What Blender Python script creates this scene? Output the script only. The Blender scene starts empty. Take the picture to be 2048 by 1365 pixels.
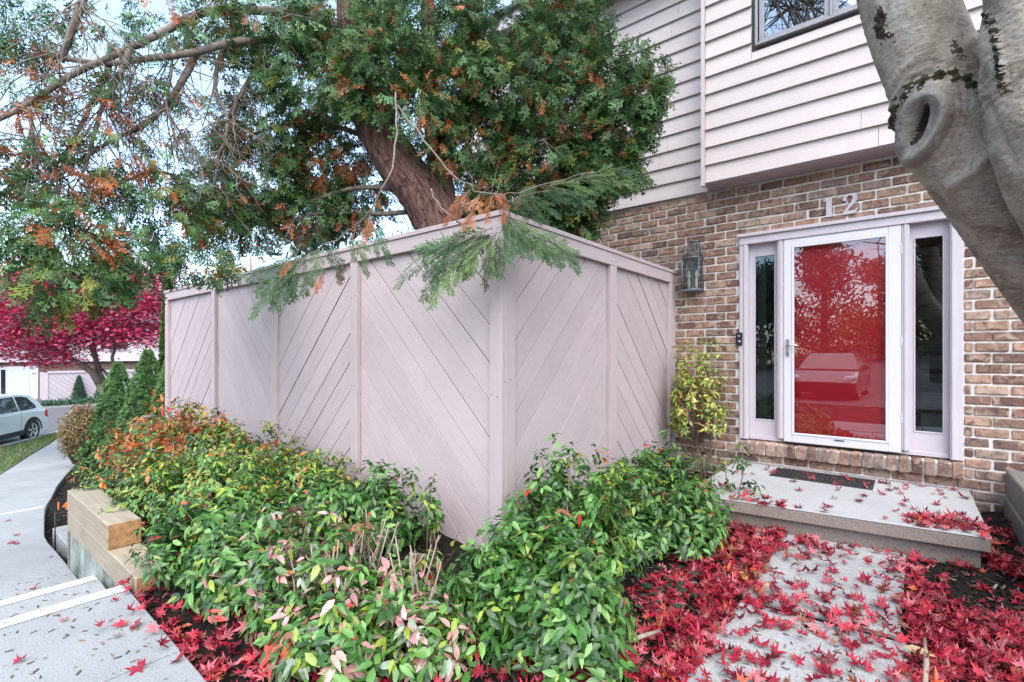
import bpy, bmesh, math, random
import numpy as np
from mathutils import Vector, Matrix

random.seed(11)
RNG = np.random.default_rng(11)
R = math.radians
SC = bpy.context.scene
COL = SC.collection

# ------------------------------------------------------------------ camera
EYE = 1.39
YAW = R(39.0)
cam_d = bpy.data.cameras.new('camera')
cam = bpy.data.objects.new('camera', cam_d)
COL.objects.link(cam)
cam.location = (0, 0, EYE)
cam.rotation_euler = (R(90), 0, YAW)
cam_d.sensor_width = 36.0
cam_d.lens = 978.0 / 2048.0 * 36.0
cam_d.shift_y = (706.7 - 682.5) / 2048.0
cam_d.clip_start = 0.05
cam_d.clip_end = 600
SC.camera = cam

# ------------------------------------------------------------------ sky, sun, exposure
world = bpy.data.worlds.new('World')
SC.world = world
world.use_nodes = True
wn = world.node_tree.nodes
wl = world.node_tree.links
bg = wn['Background']
sky = wn.new('ShaderNodeTexSky')
sky.sky_type = 'NISHITA'
sky.sun_disc = False
SUN_EL, SUN_AZ = 52.0, 138.0          # compass style, 0 = +Y, clockwise
sky.sun_elevation = R(SUN_EL)
sky.sun_rotation = R(SUN_AZ)
sky.air_density = 1.0
sky.dust_density = 1.2
sky.ozone_density = 1.0
veil = wn.new('ShaderNodeMix'); veil.data_type = 'RGBA'      # thin high cloud over the clear sky
vn = wn.new('ShaderNodeTexNoise'); vn.inputs['Scale'].default_value = 2.2; vn.inputs['Detail'].default_value = 6
vc = wn.new('ShaderNodeTexCoord'); wl.new(vc.outputs['Generated'], vn.inputs['Vector'])
vr = wn.new('ShaderNodeMapRange'); wl.new(vn.outputs[0], vr.inputs[0])
vr.inputs[1].default_value = .35; vr.inputs[2].default_value = .65; vr.inputs[3].default_value = .35; vr.inputs[4].default_value = .75
wl.new(vr.outputs[0], veil.inputs[0]); wl.new(sky.outputs[0], veil.inputs[6]); veil.inputs[7].default_value = (1.25, 1.75, 2.1, 1)
wl.new(veil.outputs[2], bg.inputs[0])
bg.inputs[1].default_value = 0.15
sun_d = bpy.data.lights.new('sun', 'SUN')
sun_d.energy = 1.5
sun_d.angle = R(80)
sun_d.color = (1.0, 0.93, 0.88)
sun = bpy.data.objects.new('sun', sun_d)
COL.objects.link(sun)
sdir = Vector((math.sin(R(SUN_AZ)) * math.cos(R(SUN_EL)), math.cos(R(SUN_AZ)) * math.cos(R(SUN_EL)), math.sin(R(SUN_EL))))
sun.rotation_euler = (-sdir).to_track_quat('-Z', 'Y').to_euler()
sun.location = sdir * 40
SC.view_settings.view_transform = 'Standard'
SC.view_settings.look = 'None'
SC.view_settings.gamma = 1.0
SC.view_settings.use_curve_mapping = False
SC.view_settings.exposure = 2.2
SC.cycles.max_bounces = 8
SC.cycles.transparent_max_bounces = 12
SC.cycles.use_denoising = True

# ------------------------------------------------------------------ helpers
FPX, CXP, HYP = 978.0, 1024.0, 706.7
RTV = np.array((math.cos(YAW), math.sin(YAW), 0.0))
FWV = np.array((-math.sin(YAW), math.cos(YAW), 0.0))

def P(u, v, Z):
    """world point seen along a picture direction at a real distance Z in metres"""
    p = (u - CXP) / FPX * Z * RTV + Z * FWV
    return np.array((p[0], p[1], EYE - (v - HYP) / FPX * Z))

WALK_X = [-70, -37, -22, -9.3, -4.46, -3.65, 60]
WALK_Z = [-2.4, -1.75, -1.56, -0.92, -0.38, -0.02, -0.02]
def walk_z(x):      # walkway with its steps
    return float(np.interp(x, [-60, -37, -22, -9.301, -9.3, -4.461, -4.46, -3.651, -3.65], [-2.4, -1.75, -1.56, -.88, -.733, -.36, -.18, -.18, 0]))

def sstep(a, b, t):
    t = np.clip((t - a) / (b - a), 0, 1)
    return t * t * (3 - 2 * t)

def ground_z(x, y):
    x = np.asarray(x, float); y = np.asarray(y, float)
    z = np.interp(x, WALK_X, WALK_Z) - 0.05
    # beds held up by the timber wall and the house terrace
    bed = np.maximum(sstep(0.88, 1.06, y) * sstep(-5.85, -5.55, x), sstep(1.30, 1.9, y) * sstep(-9.2, -6.0, x))
    z = z * (1 - bed) + bed * (0.10 * sstep(-2.4, -3.4, x) - 0.02)
    z = z + 0.10 * sstep(2.6, 3.4, y) * sstep(-9.2, -8.6, x) * sstep(-1.9, -2.3, x)
    z = z + 0.08 * sstep(4.0, 5.2, y) * sstep(0.3, 0.6, x)
    up = np.clip(-11.0 - y, 0, 60)
    z = z + up * 0.055 * sstep(-16, -8, x)
    return z

def gz(x, y):
    return float(ground_z(x, y))

def tag(o, label=None, cat=None, group=None, kind=None):
    if label: o['label'] = label
    if cat: o['category'] = cat
    if group: o['group'] = group
    if kind: o['kind'] = kind
    return o

OFFS = {}
def empty(name, loc, label=None, cat=None, group=None, kind=None):
    o = bpy.data.objects.new(name, None)
    COL.objects.link(o)
    o.location = loc
    o.empty_display_size = 0.1
    OFFS[o] = Vector(loc)
    return tag(o, label, cat, group, kind)

def attach(o, parent):
    if parent is not None:
        o.parent = parent
        if parent in OFFS:
            o.matrix_parent_inverse = Matrix.Translation(-OFFS[parent])

def link(name, me, mat, parent=None):
    o = bpy.data.objects.new(name, me)
    COL.objects.link(o)
    if mat is not None and len(me.materials) == 0:
        me.materials.append(mat)
    attach(o, parent)
    return o

class MB:
    """collects shapes in world coordinates, builds ONE mesh object"""
    def __init__(self):
        self.v = []; self.f = []; self.sm = []
    def add(self, vs, fs, smooth=False):
        b = len(self.v)
        self.v += [tuple(map(float, p)) for p in vs]
        self.f += [tuple(i + b for i in f) for f in fs]
        self.sm += [smooth] * len(fs)
        return self
    def box(self, x0, x1, y0, y1, z0, z1):
        return self.add([(x0, y0, z0), (x1, y0, z0), (x1, y1, z0), (x0, y1, z0), (x0, y0, z1), (x1, y0, z1), (x1, y1, z1), (x0, y1, z1)],
                        [(0, 3, 2, 1), (4, 5, 6, 7), (0, 1, 5, 4), (1, 2, 6, 5), (2, 3, 7, 6), (3, 0, 4, 7)])
    def hexa(self, bot, top):
        n = len(bot)
        return self.add(list(bot) + list(top), [tuple(range(n))[::-1], tuple(range(n, 2 * n))] + [(i, (i + 1) % n, n + (i + 1) % n, n + i) for i in range(n)])
    def prism(self, poly, a, b, axis='y'):
        """poly of 2D points; extruded from a to b along axis"""
        def m(p, t):
            if axis == 'y': return (p[0], t, p[1])
            if axis == 'x': return (t, p[0], p[1])
            return (p[0], p[1], t)
        return self.hexa([m(p, a) for p in poly], [m(p, b) for p in poly])
    def tube(self, pts, rad, n=8, jit=0.0, cap=True):
        pts = np.asarray(pts, float)
        if np.isscalar(rad): rad = [rad] * len(pts)
        t = np.gradient(pts, axis=0)
        t /= np.linalg.norm(t, axis=1)[:, None] + 1e-9
        ref = np.array((0.0, 0.0, 1.0)) if abs(t[0][2]) < 0.9 else np.array((1.0, 0.0, 0.0))
        nrm = np.cross(t[0], ref); nrm /= np.linalg.norm(nrm)
        V = []
        for i in range(len(pts)):
            nrm = nrm - t[i] * np.dot(nrm, t[i]); nrm /= np.linalg.norm(nrm) + 1e-9
            bi = np.cross(t[i], nrm)
            for k in range(n):
                a = 2 * math.pi * k / n
                r = rad[i] * (1 + jit * (random.random() - 0.5))
                V.append(pts[i] + r * (math.cos(a) * nrm + math.sin(a) * bi))
        Fs = []
        for i in range(len(pts) - 1):
            for k in range(n):
                k2 = (k + 1) % n
                Fs.append((i * n + k, i * n + k2, (i + 1) * n + k2, (i + 1) * n + k))
        if cap:
            Fs.append(tuple(range(n))[::-1]); Fs.append(tuple((len(pts) - 1) * n + k for k in range(n)))
        return self.add(V, Fs, True)
    def lathe(self, prof, c, axis='z', n=16):
        """prof list of (r,h)"""
        V = []
        for r, h in prof:
            for k in range(n):
                a = 2 * math.pi * k / n
                p = (r * math.cos(a), r * math.sin(a), h)
                if axis == 'y': p = (p[0], p[2], p[1])
                if axis == 'x': p = (p[2], p[0], p[1])
                V.append((c[0] + p[0], c[1] + p[1], c[2] + p[2]))
        Fs = [(i * n + k, i * n + (k + 1) % n, (i + 1) * n + (k + 1) % n, (i + 1) * n + k) for i in range(len(prof) - 1) for k in range(n)]
        Fs += [tuple(range(n))[::-1], tuple((len(prof) - 1) * n + k for k in range(n))]
        return self.add(V, Fs, True)
    def mesh(self, name):
        me = bpy.data.meshes.new(name)
        me.from_pydata(self.v, [], self.f)
        me.polygons.foreach_set('use_smooth', self.sm)
        me.validate()
        return me
    def build(self, name, mat, parent=None, bevel=0.0, recalc=True):
        me = self.mesh(name)
        if recalc or bevel:
            bm = bmesh.new(); bm.from_mesh(me)
            if recalc: bmesh.ops.recalc_face_normals(bm, faces=bm.faces)
            if bevel:
                es = [e for e in bm.edges if len(e.link_faces) == 2 and e.calc_face_angle(0) > 0.5]
                bmesh.ops.bevel(bm, geom=es, offset=bevel, segments=1, affect='EDGES', profile=0.5, clamp_overlap=True)
            bm.to_mesh(me); bm.free()
        return link(name, me, mat, parent)

def big_mesh(name, V, Fi, col=None, smooth=False):
    V = np.asarray(V, np.float32).reshape(-1, 3); Fi = np.asarray(Fi, np.int32)
    k = Fi.shape[1]
    me = bpy.data.meshes.new(name)
    me.vertices.add(len(V)); me.vertices.foreach_set('co', V.ravel())
    me.loops.add(Fi.size); me.loops.foreach_set('vertex_index', Fi.ravel())
    me.polygons.add(len(Fi)); me.polygons.foreach_set('loop_start', np.arange(0, Fi.size, k, dtype=np.int32))
    me.update(calc_edges=True)
    if smooth: me.polygons.foreach_set('use_smooth', np.ones(len(Fi), bool))
    if col is not None:
        a = me.color_attributes.new('Col', 'FLOAT_COLOR', 'POINT')
        c = np.ones((len(V), 4), np.float32); c[:, :3] = col
        a.data.foreach_set('color', c.ravel())
    return me

def unit(a):
    a = np.asarray(a, float)
    return a / (np.linalg.norm(a, axis=-1, keepdims=True) + 1e-9)

def frames(d, n):
    x = unit(d); y = unit(np.cross(n, x)); z = np.cross(x, y)
    return np.stack([x, y, z], axis=-1)          # columns

def scatter_mesh(name, T, TF, loc, d, n, sc, col, smooth=False):
    """T template verts (m,3); every copy gets a frame, a scale and a colour"""
    T = np.asarray(T, float); N = len(loc); m = T.shape[-2]
    M = frames(d, n)
    V = (np.einsum('nij,mj->nmi', M, T) if T.ndim == 2 else np.einsum('nij,nmj->nmi', M, T)) * np.asarray(sc).reshape(N, 1, 1) + np.asarray(loc)[:, None, :]
    Fi = (np.asarray(TF)[None] + (np.arange(N) * m)[:, None, None]).reshape(-1, len(TF[0]))
    C = np.repeat(np.asarray(col)[:, None, :], m, axis=1).reshape(-1, 3)
    return big_mesh(name, V.reshape(-1, 3), Fi, C, smooth)

def rand_unit(N):
    return unit(RNG.normal(size=(N, 3)))

# ------------------------------------------------------------------ materials
def newmat(name):
    m = bpy.data.materials.new(name); m.use_nodes = True
    nt = m.node_tree
    return m, nt, nt.nodes['Principled BSDF']

def mixcol(nt, fac, a, b, mode='MIX'):
    n = nt.nodes.new('ShaderNodeMix'); n.data_type = 'RGBA'; n.blend_type = mode
    for sock, val in ((0, fac), (6, a), (7, b)):
        if isinstance(val, (int, float)): n.inputs[sock].default_value = val
        elif isinstance(val, tuple): n.inputs[sock].default_value = (*val, 1.0)
        else: nt.links.new(val, n.inputs[sock])
    return n.outputs[2]

def coords(nt, stretch=(1, 1, 1), rot=(0, 0, 0), kind='Object'):
    tc = nt.nodes.new('ShaderNodeTexCoord'); mp = nt.nodes.new('ShaderNodeMapping')
    src = tc.outputs[kind]
    if any(rot):
        m0 = nt.nodes.new('ShaderNodeMapping'); m0.inputs['Rotation'].default_value = rot; nt.links.new(src, m0.inputs[0]); src = m0.outputs[0]
    nt.links.new(src, mp.inputs[0])
    mp.inputs['Scale'].default_value = stretch
    return mp.outputs[0]

def noise(nt, vec, scale, detail=5, rough=0.6, dist=0.0):
    n = nt.nodes.new('ShaderNodeTexNoise')
    n.inputs['Scale'].default_value = scale; n.inputs['Detail'].default_value = detail
    n.inputs['Roughness'].default_value = rough; n.inputs['Distortion'].default_value = dist
    nt.links.new(vec, n.inputs['Vector'])
    return n.outputs[0]

def ramp(nt, fac, stops):
    r = nt.nodes.new('ShaderNodeValToRGB')
    e = r.color_ramp.elements
    while len(e) > 1: e.remove(e[-1])
    e[0].position = stops[0][0]; c0 = stops[0][1]
    e[0].color = (*c0, 1) if isinstance(c0, tuple) else (c0, c0, c0, 1)
    for p, c in stops[1:]:
        el = e.new(p); el.color = (*c, 1) if isinstance(c, tuple) else (c, c, c, 1)
    nt.links.new(fac, r.inputs[0])
    return r.outputs[0]

def bump(nt, bsdf, h, strength=0.3, dist=0.01):
    b = nt.nodes.new('ShaderNodeBump')
    b.inputs['Strength'].default_value = strength; b.inputs['Distance'].default_value = dist
    nt.links.new(h, b.inputs['Height']); nt.links.new(b.outputs[0], bsdf.inputs['Normal'])

def plain(name, c, rough=0.6, metal=0.0, var=0.12, scale=12.0, bmp=0.15, stretch=(1, 1, 1), spec=0.5):
    m, nt, b = newmat(name)
    v = coords(nt, stretch)
    n = noise(nt, v, scale)
    dk = tuple(x * (1 - var * 2) for x in c); lt = tuple(min(1, x * (1 + var)) for x in c)
    nt.links.new(ramp(nt, n, [(0.3, dk), (0.7, lt)]), b.inputs['Base Color'])
    b.inputs['Roughness'].default_value = rough; b.inputs['Metallic'].default_value = metal
    b.inputs['Specular IOR Level'].default_value = spec
    if bmp: bump(nt, b, noise(nt, v, scale * 4), bmp, 0.004)
    return m

def painted_wood(name, c, stretch, rot=(0, 0, 0), weather=0.25, rough=0.7, wcol=(0.30, 0.27, 0.27), obj_var=True):
    m, nt, b = newmat(name)
    v = coords(nt, stretch, rot)
    grain = noise(nt, v, 9.0, 6, 0.65, 0.4)
    v2 = coords(nt, (1, 1, 1))
    big = noise(nt, v2, 1.7, 3, 0.6)
    wear = nt.nodes.new('ShaderNodeMath'); wear.operation = 'MULTIPLY'
    nt.links.new(ramp(nt, grain, [(0.46, 0.0), (0.66, 1.0)]), wear.inputs[0])
    nt.links.new(ramp(nt, big, [(0.38, 0.15), (0.62, 1.0)]), wear.inputs[1])
    w2 = nt.nodes.new('ShaderNodeMath'); w2.operation = 'MULTIPLY'; w2.inputs[1].default_value = weather
    nt.links.new(wear.outputs[0], w2.inputs[0])
    base = mixcol(nt, noise(nt, v2, 4.0, 4), tuple(x * 0.92 for x in c), tuple(x * 1.06 for x in c))
    if obj_var:
        oi = nt.nodes.new('ShaderNodeObjectInfo')
        base = mixcol(nt, 1.0, base, ramp(nt, oi.outputs['Random'], [(0.0, 0.91), (1.0, 1.0)]), 'MULTIPLY')
    nt.links.new(mixcol(nt, w2.outputs[0], base, wcol), b.inputs['Base Color'])
    b.inputs['Roughness'].default_value = rough
    b.inputs['Specular IOR Level'].default_value = 0.3
    bump(nt, b, grain, 0.5, 0.006)
    return m

def leafmat(name, source='attr', rough=0.4, trans=0.25, spec=0.5, scale=30):
    m, nt, b = newmat(name)
    if source == 'attr':
        a = nt.nodes.new('ShaderNodeAttribute'); a.attribute_name = 'Col'; c = a.outputs['Color']
    else:
        a = nt.nodes.new('ShaderNodeObjectInfo'); c = a.outputs['Color']
    v = coords(nt)
    nz = noise(nt, v, scale, 3)
    c2 = mixcol(nt, 1.0, c, ramp(nt, nz, [(0.3, 0.7), (0.7, 1.15)]), 'MULTIPLY')
    nt.links.new(c2, b.inputs['Base Color'])
    b.inputs['Roughness'].default_value = rough
    b.inputs['Specular IOR Level'].default_value = spec
    tr = nt.nodes.new('ShaderNodeBsdfTranslucent'); nt.links.new(c2, tr.inputs[0])
    mx = nt.nodes.new('ShaderNodeMixShader'); mx.inputs[0].default_value = trans
    nt.links.new(b.outputs[0], mx.inputs[1]); nt.links.new(tr.outputs[0], mx.inputs[2])
    nt.links.new(mx.outputs[0], nt.nodes['Material Output'].inputs[0])
    return m

def pane_mat(name, refl=0.2, tint=(0.9, 0.95, 0.95), wavy=0.0):
    m, nt, b = newmat(name)
    tr = nt.nodes.new('ShaderNodeBsdfTransparent'); tr.inputs[0].default_value = (*tint, 1)
    gl = nt.nodes.new('ShaderNodeBsdfGlossy'); gl.inputs['Roughness'].default_value = 0.0
    gl.inputs[0].default_value = (0.95, 0.97, 1, 1)
    fr = nt.nodes.new('ShaderNodeFresnel'); fr.inputs[0].default_value = 1.5
    ad = nt.nodes.new('ShaderNodeMath'); ad.operation = 'ADD'; ad.inputs[1].default_value = refl; ad.use_clamp = True
    nt.links.new(fr.outputs[0], ad.inputs[0])
    if wavy:
        bp = nt.nodes.new('ShaderNodeBump'); bp.inputs['Strength'].default_value = wavy; bp.inputs['Distance'].default_value = 0.002
        nt.links.new(noise(nt, coords(nt), 2.5, 1), bp.inputs['Height']); nt.links.new(bp.outputs[0], gl.inputs['Normal'])
    mx = nt.nodes.new('ShaderNodeMixShader')
    nt.links.new(ad.outputs[0], mx.inputs[0]); nt.links.new(tr.outputs[0], mx.inputs[1]); nt.links.new(gl.outputs[0], mx.inputs[2])
    nt.links.new(mx.outputs[0], nt.nodes['Material Output'].inputs[0])
    return m

def brick_mat(name, island):
    m, nt, b = newmat(name)
    if island:
        g = nt.nodes.new('ShaderNodeNewGeometry'); rnd = g.outputs['Random Per Island']
        v = coords(nt)
    else:
        g = nt.nodes.new('ShaderNodeObjectInfo'); rnd = g.outputs['Random']
        tc = nt.nodes.new('ShaderNodeTexCoord'); ad = nt.nodes.new('ShaderNodeVectorMath'); ad.operation = 'ADD'
        nt.links.new(tc.outputs['Object'], ad.inputs[0]); nt.links.new(g.outputs['Location'], ad.inputs[1])
        v = ad.outputs[0]
    base = ramp(nt, rnd, [(0.0, (0.11, 0.06, 0.052)), (0.2, (0.30, 0.18, 0.135)), (0.4, (0.38, 0.24, 0.175)), (0.55, (0.14, 0.08, 0.07)), (0.72, (0.46, 0.33, 0.255)), (0.86, (0.23, 0.17, 0.15)), (1.0, (0.36, 0.20, 0.135))])
    n1 = noise(nt, v, 16, 6, 0.7, 0.6)
    n2 = noise(nt, v, 60, 4, 0.7)
    c = mixcol(nt, ramp(nt, n1, [(0.46, 0.0), (0.66, 0.85)]), base, (0.07, 0.042, 0.04))
    c = mixcol(nt, ramp(nt, noise(nt, v, 11, 4, 0.6, 1.0), [(0.52, 0.0), (0.68, 0.8)]), c, (0.46, 0.335, 0.26))
    c = mixcol(nt, ramp(nt, n2, [(0.62, 0.0), (0.75, 0.6)]), c, (0.55, 0.45, 0.38))
    nt.links.new(c, b.inputs['Base Color'])
    b.inputs['Roughness'].default_value = 0.9; b.inputs['Specular IOR Level'].default_value = 0.2
    bump(nt, b, n1, 0.6, 0.006)
    return m

def concrete(name, c=(0.50, 0.49, 0.47), speck=0.5, stain=0.3):
    m, nt, b = newmat(name)
    v = coords(nt)
    big = noise(nt, v, 1.3, 5, 0.65)
    fine = noise(nt, v, 130, 3, 0.7)
    mid = noise(nt, v, 14, 5, 0.7)
    col = mixcol(nt, ramp(nt, big, [(0.35, 0.0), (0.7, stain)]), c, tuple(x * 0.62 for x in c))
    col = mixcol(nt, ramp(nt, mid, [(0.5, 0.0), (0.75, 0.35)]), col, tuple(x * 0.7 for x in c))
    col = mixcol(nt, ramp(nt, fine, [(0.35, speck), (0.5, 0.0)]), col, tuple(x * 0.45 for x in c))
    col = mixcol(nt, ramp(nt, fine, [(0.6, 0.0), (0.72, speck)]), col, tuple(min(1, x * 1.4) for x in c))
    nt.links.new(col, b.inputs['Base Color'])
    b.inputs['Roughness'].default_value = 0.9; b.inputs['Specular IOR Level'].default_value = 0.25
    bump(nt, b, fine, 0.4, 0.003)
    return m

def bark_mat(name, dark, light, stretch, scale=8, moss=None, str_=0.8, dist=0.02):
    m, nt, b = newmat(name)
    v = coords(nt, stretch)
    n1 = noise(nt, v, scale, 8, 0.7, 0.8)
    n2 = noise(nt, coords(nt), 3.0, 5, 0.6)
    col = ramp(nt, n1, [(0.3, dark), (0.5, tuple((a + c) / 2 for a, c in zip(dark, light))), (0.72, light)])
    if moss: col = mixcol(nt, ramp(nt, n2, [(0.5, 0.0), (0.66, 0.55)]), col, moss)
    nt.links.new(col, b.inputs['Base Color'])
    b.inputs['Roughness'].default_value = 0.85; b.inputs['Specular IOR Level'].default_value = 0.25
    bump(nt, b, n1, str_, dist)
    return m

M = {}
FENCE_C = (0.46, 0.385, 0.395)
M['siding'] = painted_wood('siding_paint', (0.56, 0.495, 0.485), (0.12, 1, 6), weather=0.4, wcol=(0.60, 0.58, 0.58))
M['trim'] = painted_wood('trim_paint', (0.50, 0.455, 0.495), (3, 3, 0.2), weather=0.12, obj_var=False)
M['plank_up'] = painted_wood('fence_paint_rising', FENCE_C, (0.35, 0.35, 7), (0, R(45), 0), weather=0.5, wcol=(.30, .255, .255))
M['plank_dn'] = painted_wood('fence_paint_falling', FENCE_C, (0.35, 0.35, 7), (0, R(-45), 0), weather=0.5, wcol=(.30, .255, .255))
M['plank_up_x'] = painted_wood('fence_paint_rising_side', FENCE_C, (0.35, 0.35, 7), (R(-45), 0, 0), weather=0.4, wcol=(.31, .265, .265))
M['plank_dn_x'] = painted_wood('fence_paint_falling_side', FENCE_C, (0.35, 0.35, 7), (R(45), 0, 0), weather=0.4, wcol=(.31, .265, .265))
M['fence_v'] = painted_wood('fence_paint_post', FENCE_C, (5, 5, 0.3), weather=0.35)
M['fence_h'] = painted_wood('fence_paint_rail', FENCE_C, (0.3, 0.3, 5), weather=0.35)
M['window_grey'] = plain('window_grey_paint', (0.27, 0.265, 0.29), .5, var=.04, bmp=0)
M['brick'] = brick_mat('brick_face', False)
M['bricks'] = brick_mat('brick_face_many', True)
M['mortar'] = plain('mortar', (0.72, 0.69, 0.66), 0.95, var=0.15, scale=25, bmp=0.5)
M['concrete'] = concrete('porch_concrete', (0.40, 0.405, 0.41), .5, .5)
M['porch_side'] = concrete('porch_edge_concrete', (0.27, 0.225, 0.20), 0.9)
M['slab'] = concrete('path_concrete', (0.37, 0.37, 0.375), 0.9, .5)
M['walk'] = concrete('walkway_concrete', (0.30, 0.312, 0.322), 0.7, .6)
M['white_paint'] = plain('white_line_paint', (0.52, 0.545, 0.545), 0.6, var=0.08, scale=20, bmp=0.2)
M['asphalt'] = plain('asphalt', (0.10, 0.10, 0.105), 0.85, var=0.2, scale=60, bmp=0.4)
M['mulch'] = plain('mulch_soil', (0.014, 0.011, 0.0095), 0.95, spec=.2, var=0.45, scale=45, bmp=1.0)
M['lawn'] = plain('lawn_soil', (0.06, 0.10, 0.03), 0.95, var=0.4, scale=12, bmp=0.5)
M['white_metal'] = plain('white_metal', (0.60, 0.58, 0.63), 0.35, var=0.02, scale=4, bmp=0.0)
M['red_door'] = plain('red_door_paint', (0.72, 0.006, 0.025), 0.35, var=0.04, scale=3, bmp=0.0)
M['storm_glass'] = pane_mat('storm_glass', 0.06, (0.97, 0.95, 0.95))
M['pane'] = pane_mat('window_pane', 0.03, (0.75, 0.8, 0.8), 0.15)
M['upper_pane'] = pane_mat('upper_window_pane', 0.30, (0.5, 0.55, 0.55), 0.2)
M['lamp_glass'] = pane_mat('lantern_glass', 0.04, (0.93, 0.96, 0.97))
M['dark_room'] = plain('dark_room_wall', (0.10, 0.095, 0.09), 0.9, var=0.1, bmp=0)
M['stair'] = plain('stair_white', (0.75, 0.74, 0.72), 0.5, var=0.05, bmp=0)
M['stair_dark'] = plain('carpet_and_room_dark', (0.03, 0.03, 0.035), 0.9, var=0.1, bmp=0)  # also colours the sheets that stand in for unlit rooms
M['steel'] = plain('brushed_steel', (0.55, 0.55, 0.52), 0.3, 0.9, var=0.05, bmp=0)
M['pewter'] = plain('pewter_verdigris', (0.19, 0.25, 0.27), 0.5, 0.6, var=0.2, scale=30)
M['cream'] = plain('candle_cream', (0.85, 0.80, 0.68), 0.5, var=0.04, bmp=0)
M['black_plastic'] = plain('black_plastic', (0.012, 0.012, 0.013), 0.35, var=0.1, bmp=0)
M['rubber'] = plain('mat_rubber', (0.016, 0.017, 0.02), 0.6, var=0.2, scale=30)
M['timber'] = painted_wood('new_timber', (0.33, 0.28, 0.21), (0.3, 3, 6), weather=0.95, wcol=(0.19, 0.165, 0.13))
M['timber_end'] = plain('timber_end_grain', (0.36, 0.19, 0.08), 0.8, var=0.25, scale=25)
M['timber_old'] = painted_wood('old_grey_timber', (0.17, 0.16, 0.145), (3, 0.3, 6), weather=0.6, wcol=(0.06, 0.055, 0.05))
M['old_wall'] = plain('old_stained_footing', (0.24, 0.27, 0.25), 0.9, var=0.4, scale=5, bmp=0.6)
M['cedar_bark'] = bark_mat('cedar_bark', (0.028, 0.012, 0.011), (0.25, 0.14, 0.12), (1, 1, 0.12), 24, None, 1.0, 0.03)
M['branch'] = bark_mat('branch_bark', (0.10, 0.075, 0.065), (0.30, 0.25, 0.22), (1, 1, 1), 18, None, 0.5, 0.006)
def maple_bark():
    m, nt, b = newmat('maple_bark')
    v = coords(nt); v2 = coords(nt, (1.5, 1.5, 7))
    big = noise(nt, v, 5.0, 6, .65, .6); str_ = noise(nt, v2, 14, 7, .7, .5); fine = noise(nt, v, 70, 4, .7); lich = noise(nt, v, 11, 6, .7, .3)
    c = mixcol(nt, ramp(nt, big, [(.38, 0.0), (.60, 1.0)]), (0.185, 0.145, 0.115), (0.385, 0.335, 0.28))
    c = mixcol(nt, ramp(nt, str_, [(.48, 0.0), (.68, .6)]), c, (0.50, 0.445, 0.38))
    c = mixcol(nt, ramp(nt, lich, [(.56, 0.0), (.66, .6)]), c, (0.42, 0.43, 0.38))
    crk = noise(nt, coords(nt, (3, 3, 1)), 26, 8, .75, 1.2); c = mixcol(nt, ramp(nt, crk, [(.30, .9), (.40, 0.0)]), c, (0.035, 0.028, 0.022))
    c = mixcol(nt, ramp(nt, fine, [(.28, .7), (.45, 0.0)]), c, (0.07, 0.055, 0.045))
    nt.links.new(c, b.inputs['Base Color']); b.inputs['Roughness'].default_value = .85; b.inputs['Specular IOR Level'].default_value = .25
    ad = nt.nodes.new('ShaderNodeMath'); ad.operation = 'ADD'; nt.links.new(str_, ad.inputs[0]); nt.links.new(fine, ad.inputs[1])
    bump(nt, b, ad.outputs[0], .6, .010)
    return m
M['maple_bark'] = maple_bark()
M['wound'] = bark_mat('maple_wound_bark', (0.015, 0.011, 0.009), (0.13, 0.095, 0.07), (1, 1, 1), 30, (0.05, 0.07, 0.03), 1.0, 0.02)
M['callus'] = bark_mat('maple_callus', (0.17, 0.145, 0.125), (0.40, 0.365, 0.335), (1, 1, 1), 26, (0.24, 0.21, 0.185), 1.0, 0.012)
M['cane'] = bark_mat('shrub_cane', (0.10, 0.06, 0.045), (0.30, 0.22, 0.16), (1, 1, 1), 30, None, 0.4, 0.003)
M['dead_cane'] = bark_mat('bare_cane', (0.17, 0.13, 0.10), (0.38, 0.31, 0.25), (1, 1, 1), 30, None, 0.4, 0.003)
M['leaf'] = leafmat('shrub_foliage', 'attr', 0.34, 0.2, 0.55)
M['leaf_obj'] = leafmat('shrub_leaf', 'obj', 0.32, 0.2, 0.55)
M['needle'] = leafmat('conifer_foliage', 'attr', 0.55, 0.25, 0.35)
M['needle_obj'] = leafmat('conifer_spray', 'obj', 0.55, 0.25, 0.35)
M['fallen'] = leafmat('fallen_foliage', 'attr', 0.5, 0.15, 0.4, 60)
M['fallen_obj'] = leafmat('fallen_leaf', 'obj', 0.5, 0.15, 0.4, 60)
M['chips'] = leafmat('bark_chips', 'attr', 0.9, 0.0, 0.2)

# ------------------------------------------------------------------ templates
def tris(fs): return [tuple(f) for f in fs]

def oval_leaf(fold=0.12, droop=0.18, w=0.36):
    """pointed oval blade, length 1 along x, folded at the midrib, tip drooping"""
    xs = [0.0, 0.28, 0.62, 1.0]; ws = [0.0, w * 0.92, w * 0.78, 0.0]; V = []
    for x, ww in zip(xs, ws):
        zc = -droop * x * x
        if ww == 0: V.append((x, 0, zc))
        else: V += [(x, ww / 2, zc + fold * ww), (x, 0, zc), (x, -ww / 2, zc + fold * ww)]
    # 0 base; 1 L,2 C,3 R; 4 L,5 C,6 R; 7 tip
    F_ = [(0, 2, 1), (0, 3, 2), (1, 2, 5), (1, 5, 4), (2, 3, 6), (2, 6, 5), (4, 5, 7), (5, 6, 7)]
    return np.array(V, float), tris(F_)

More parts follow.
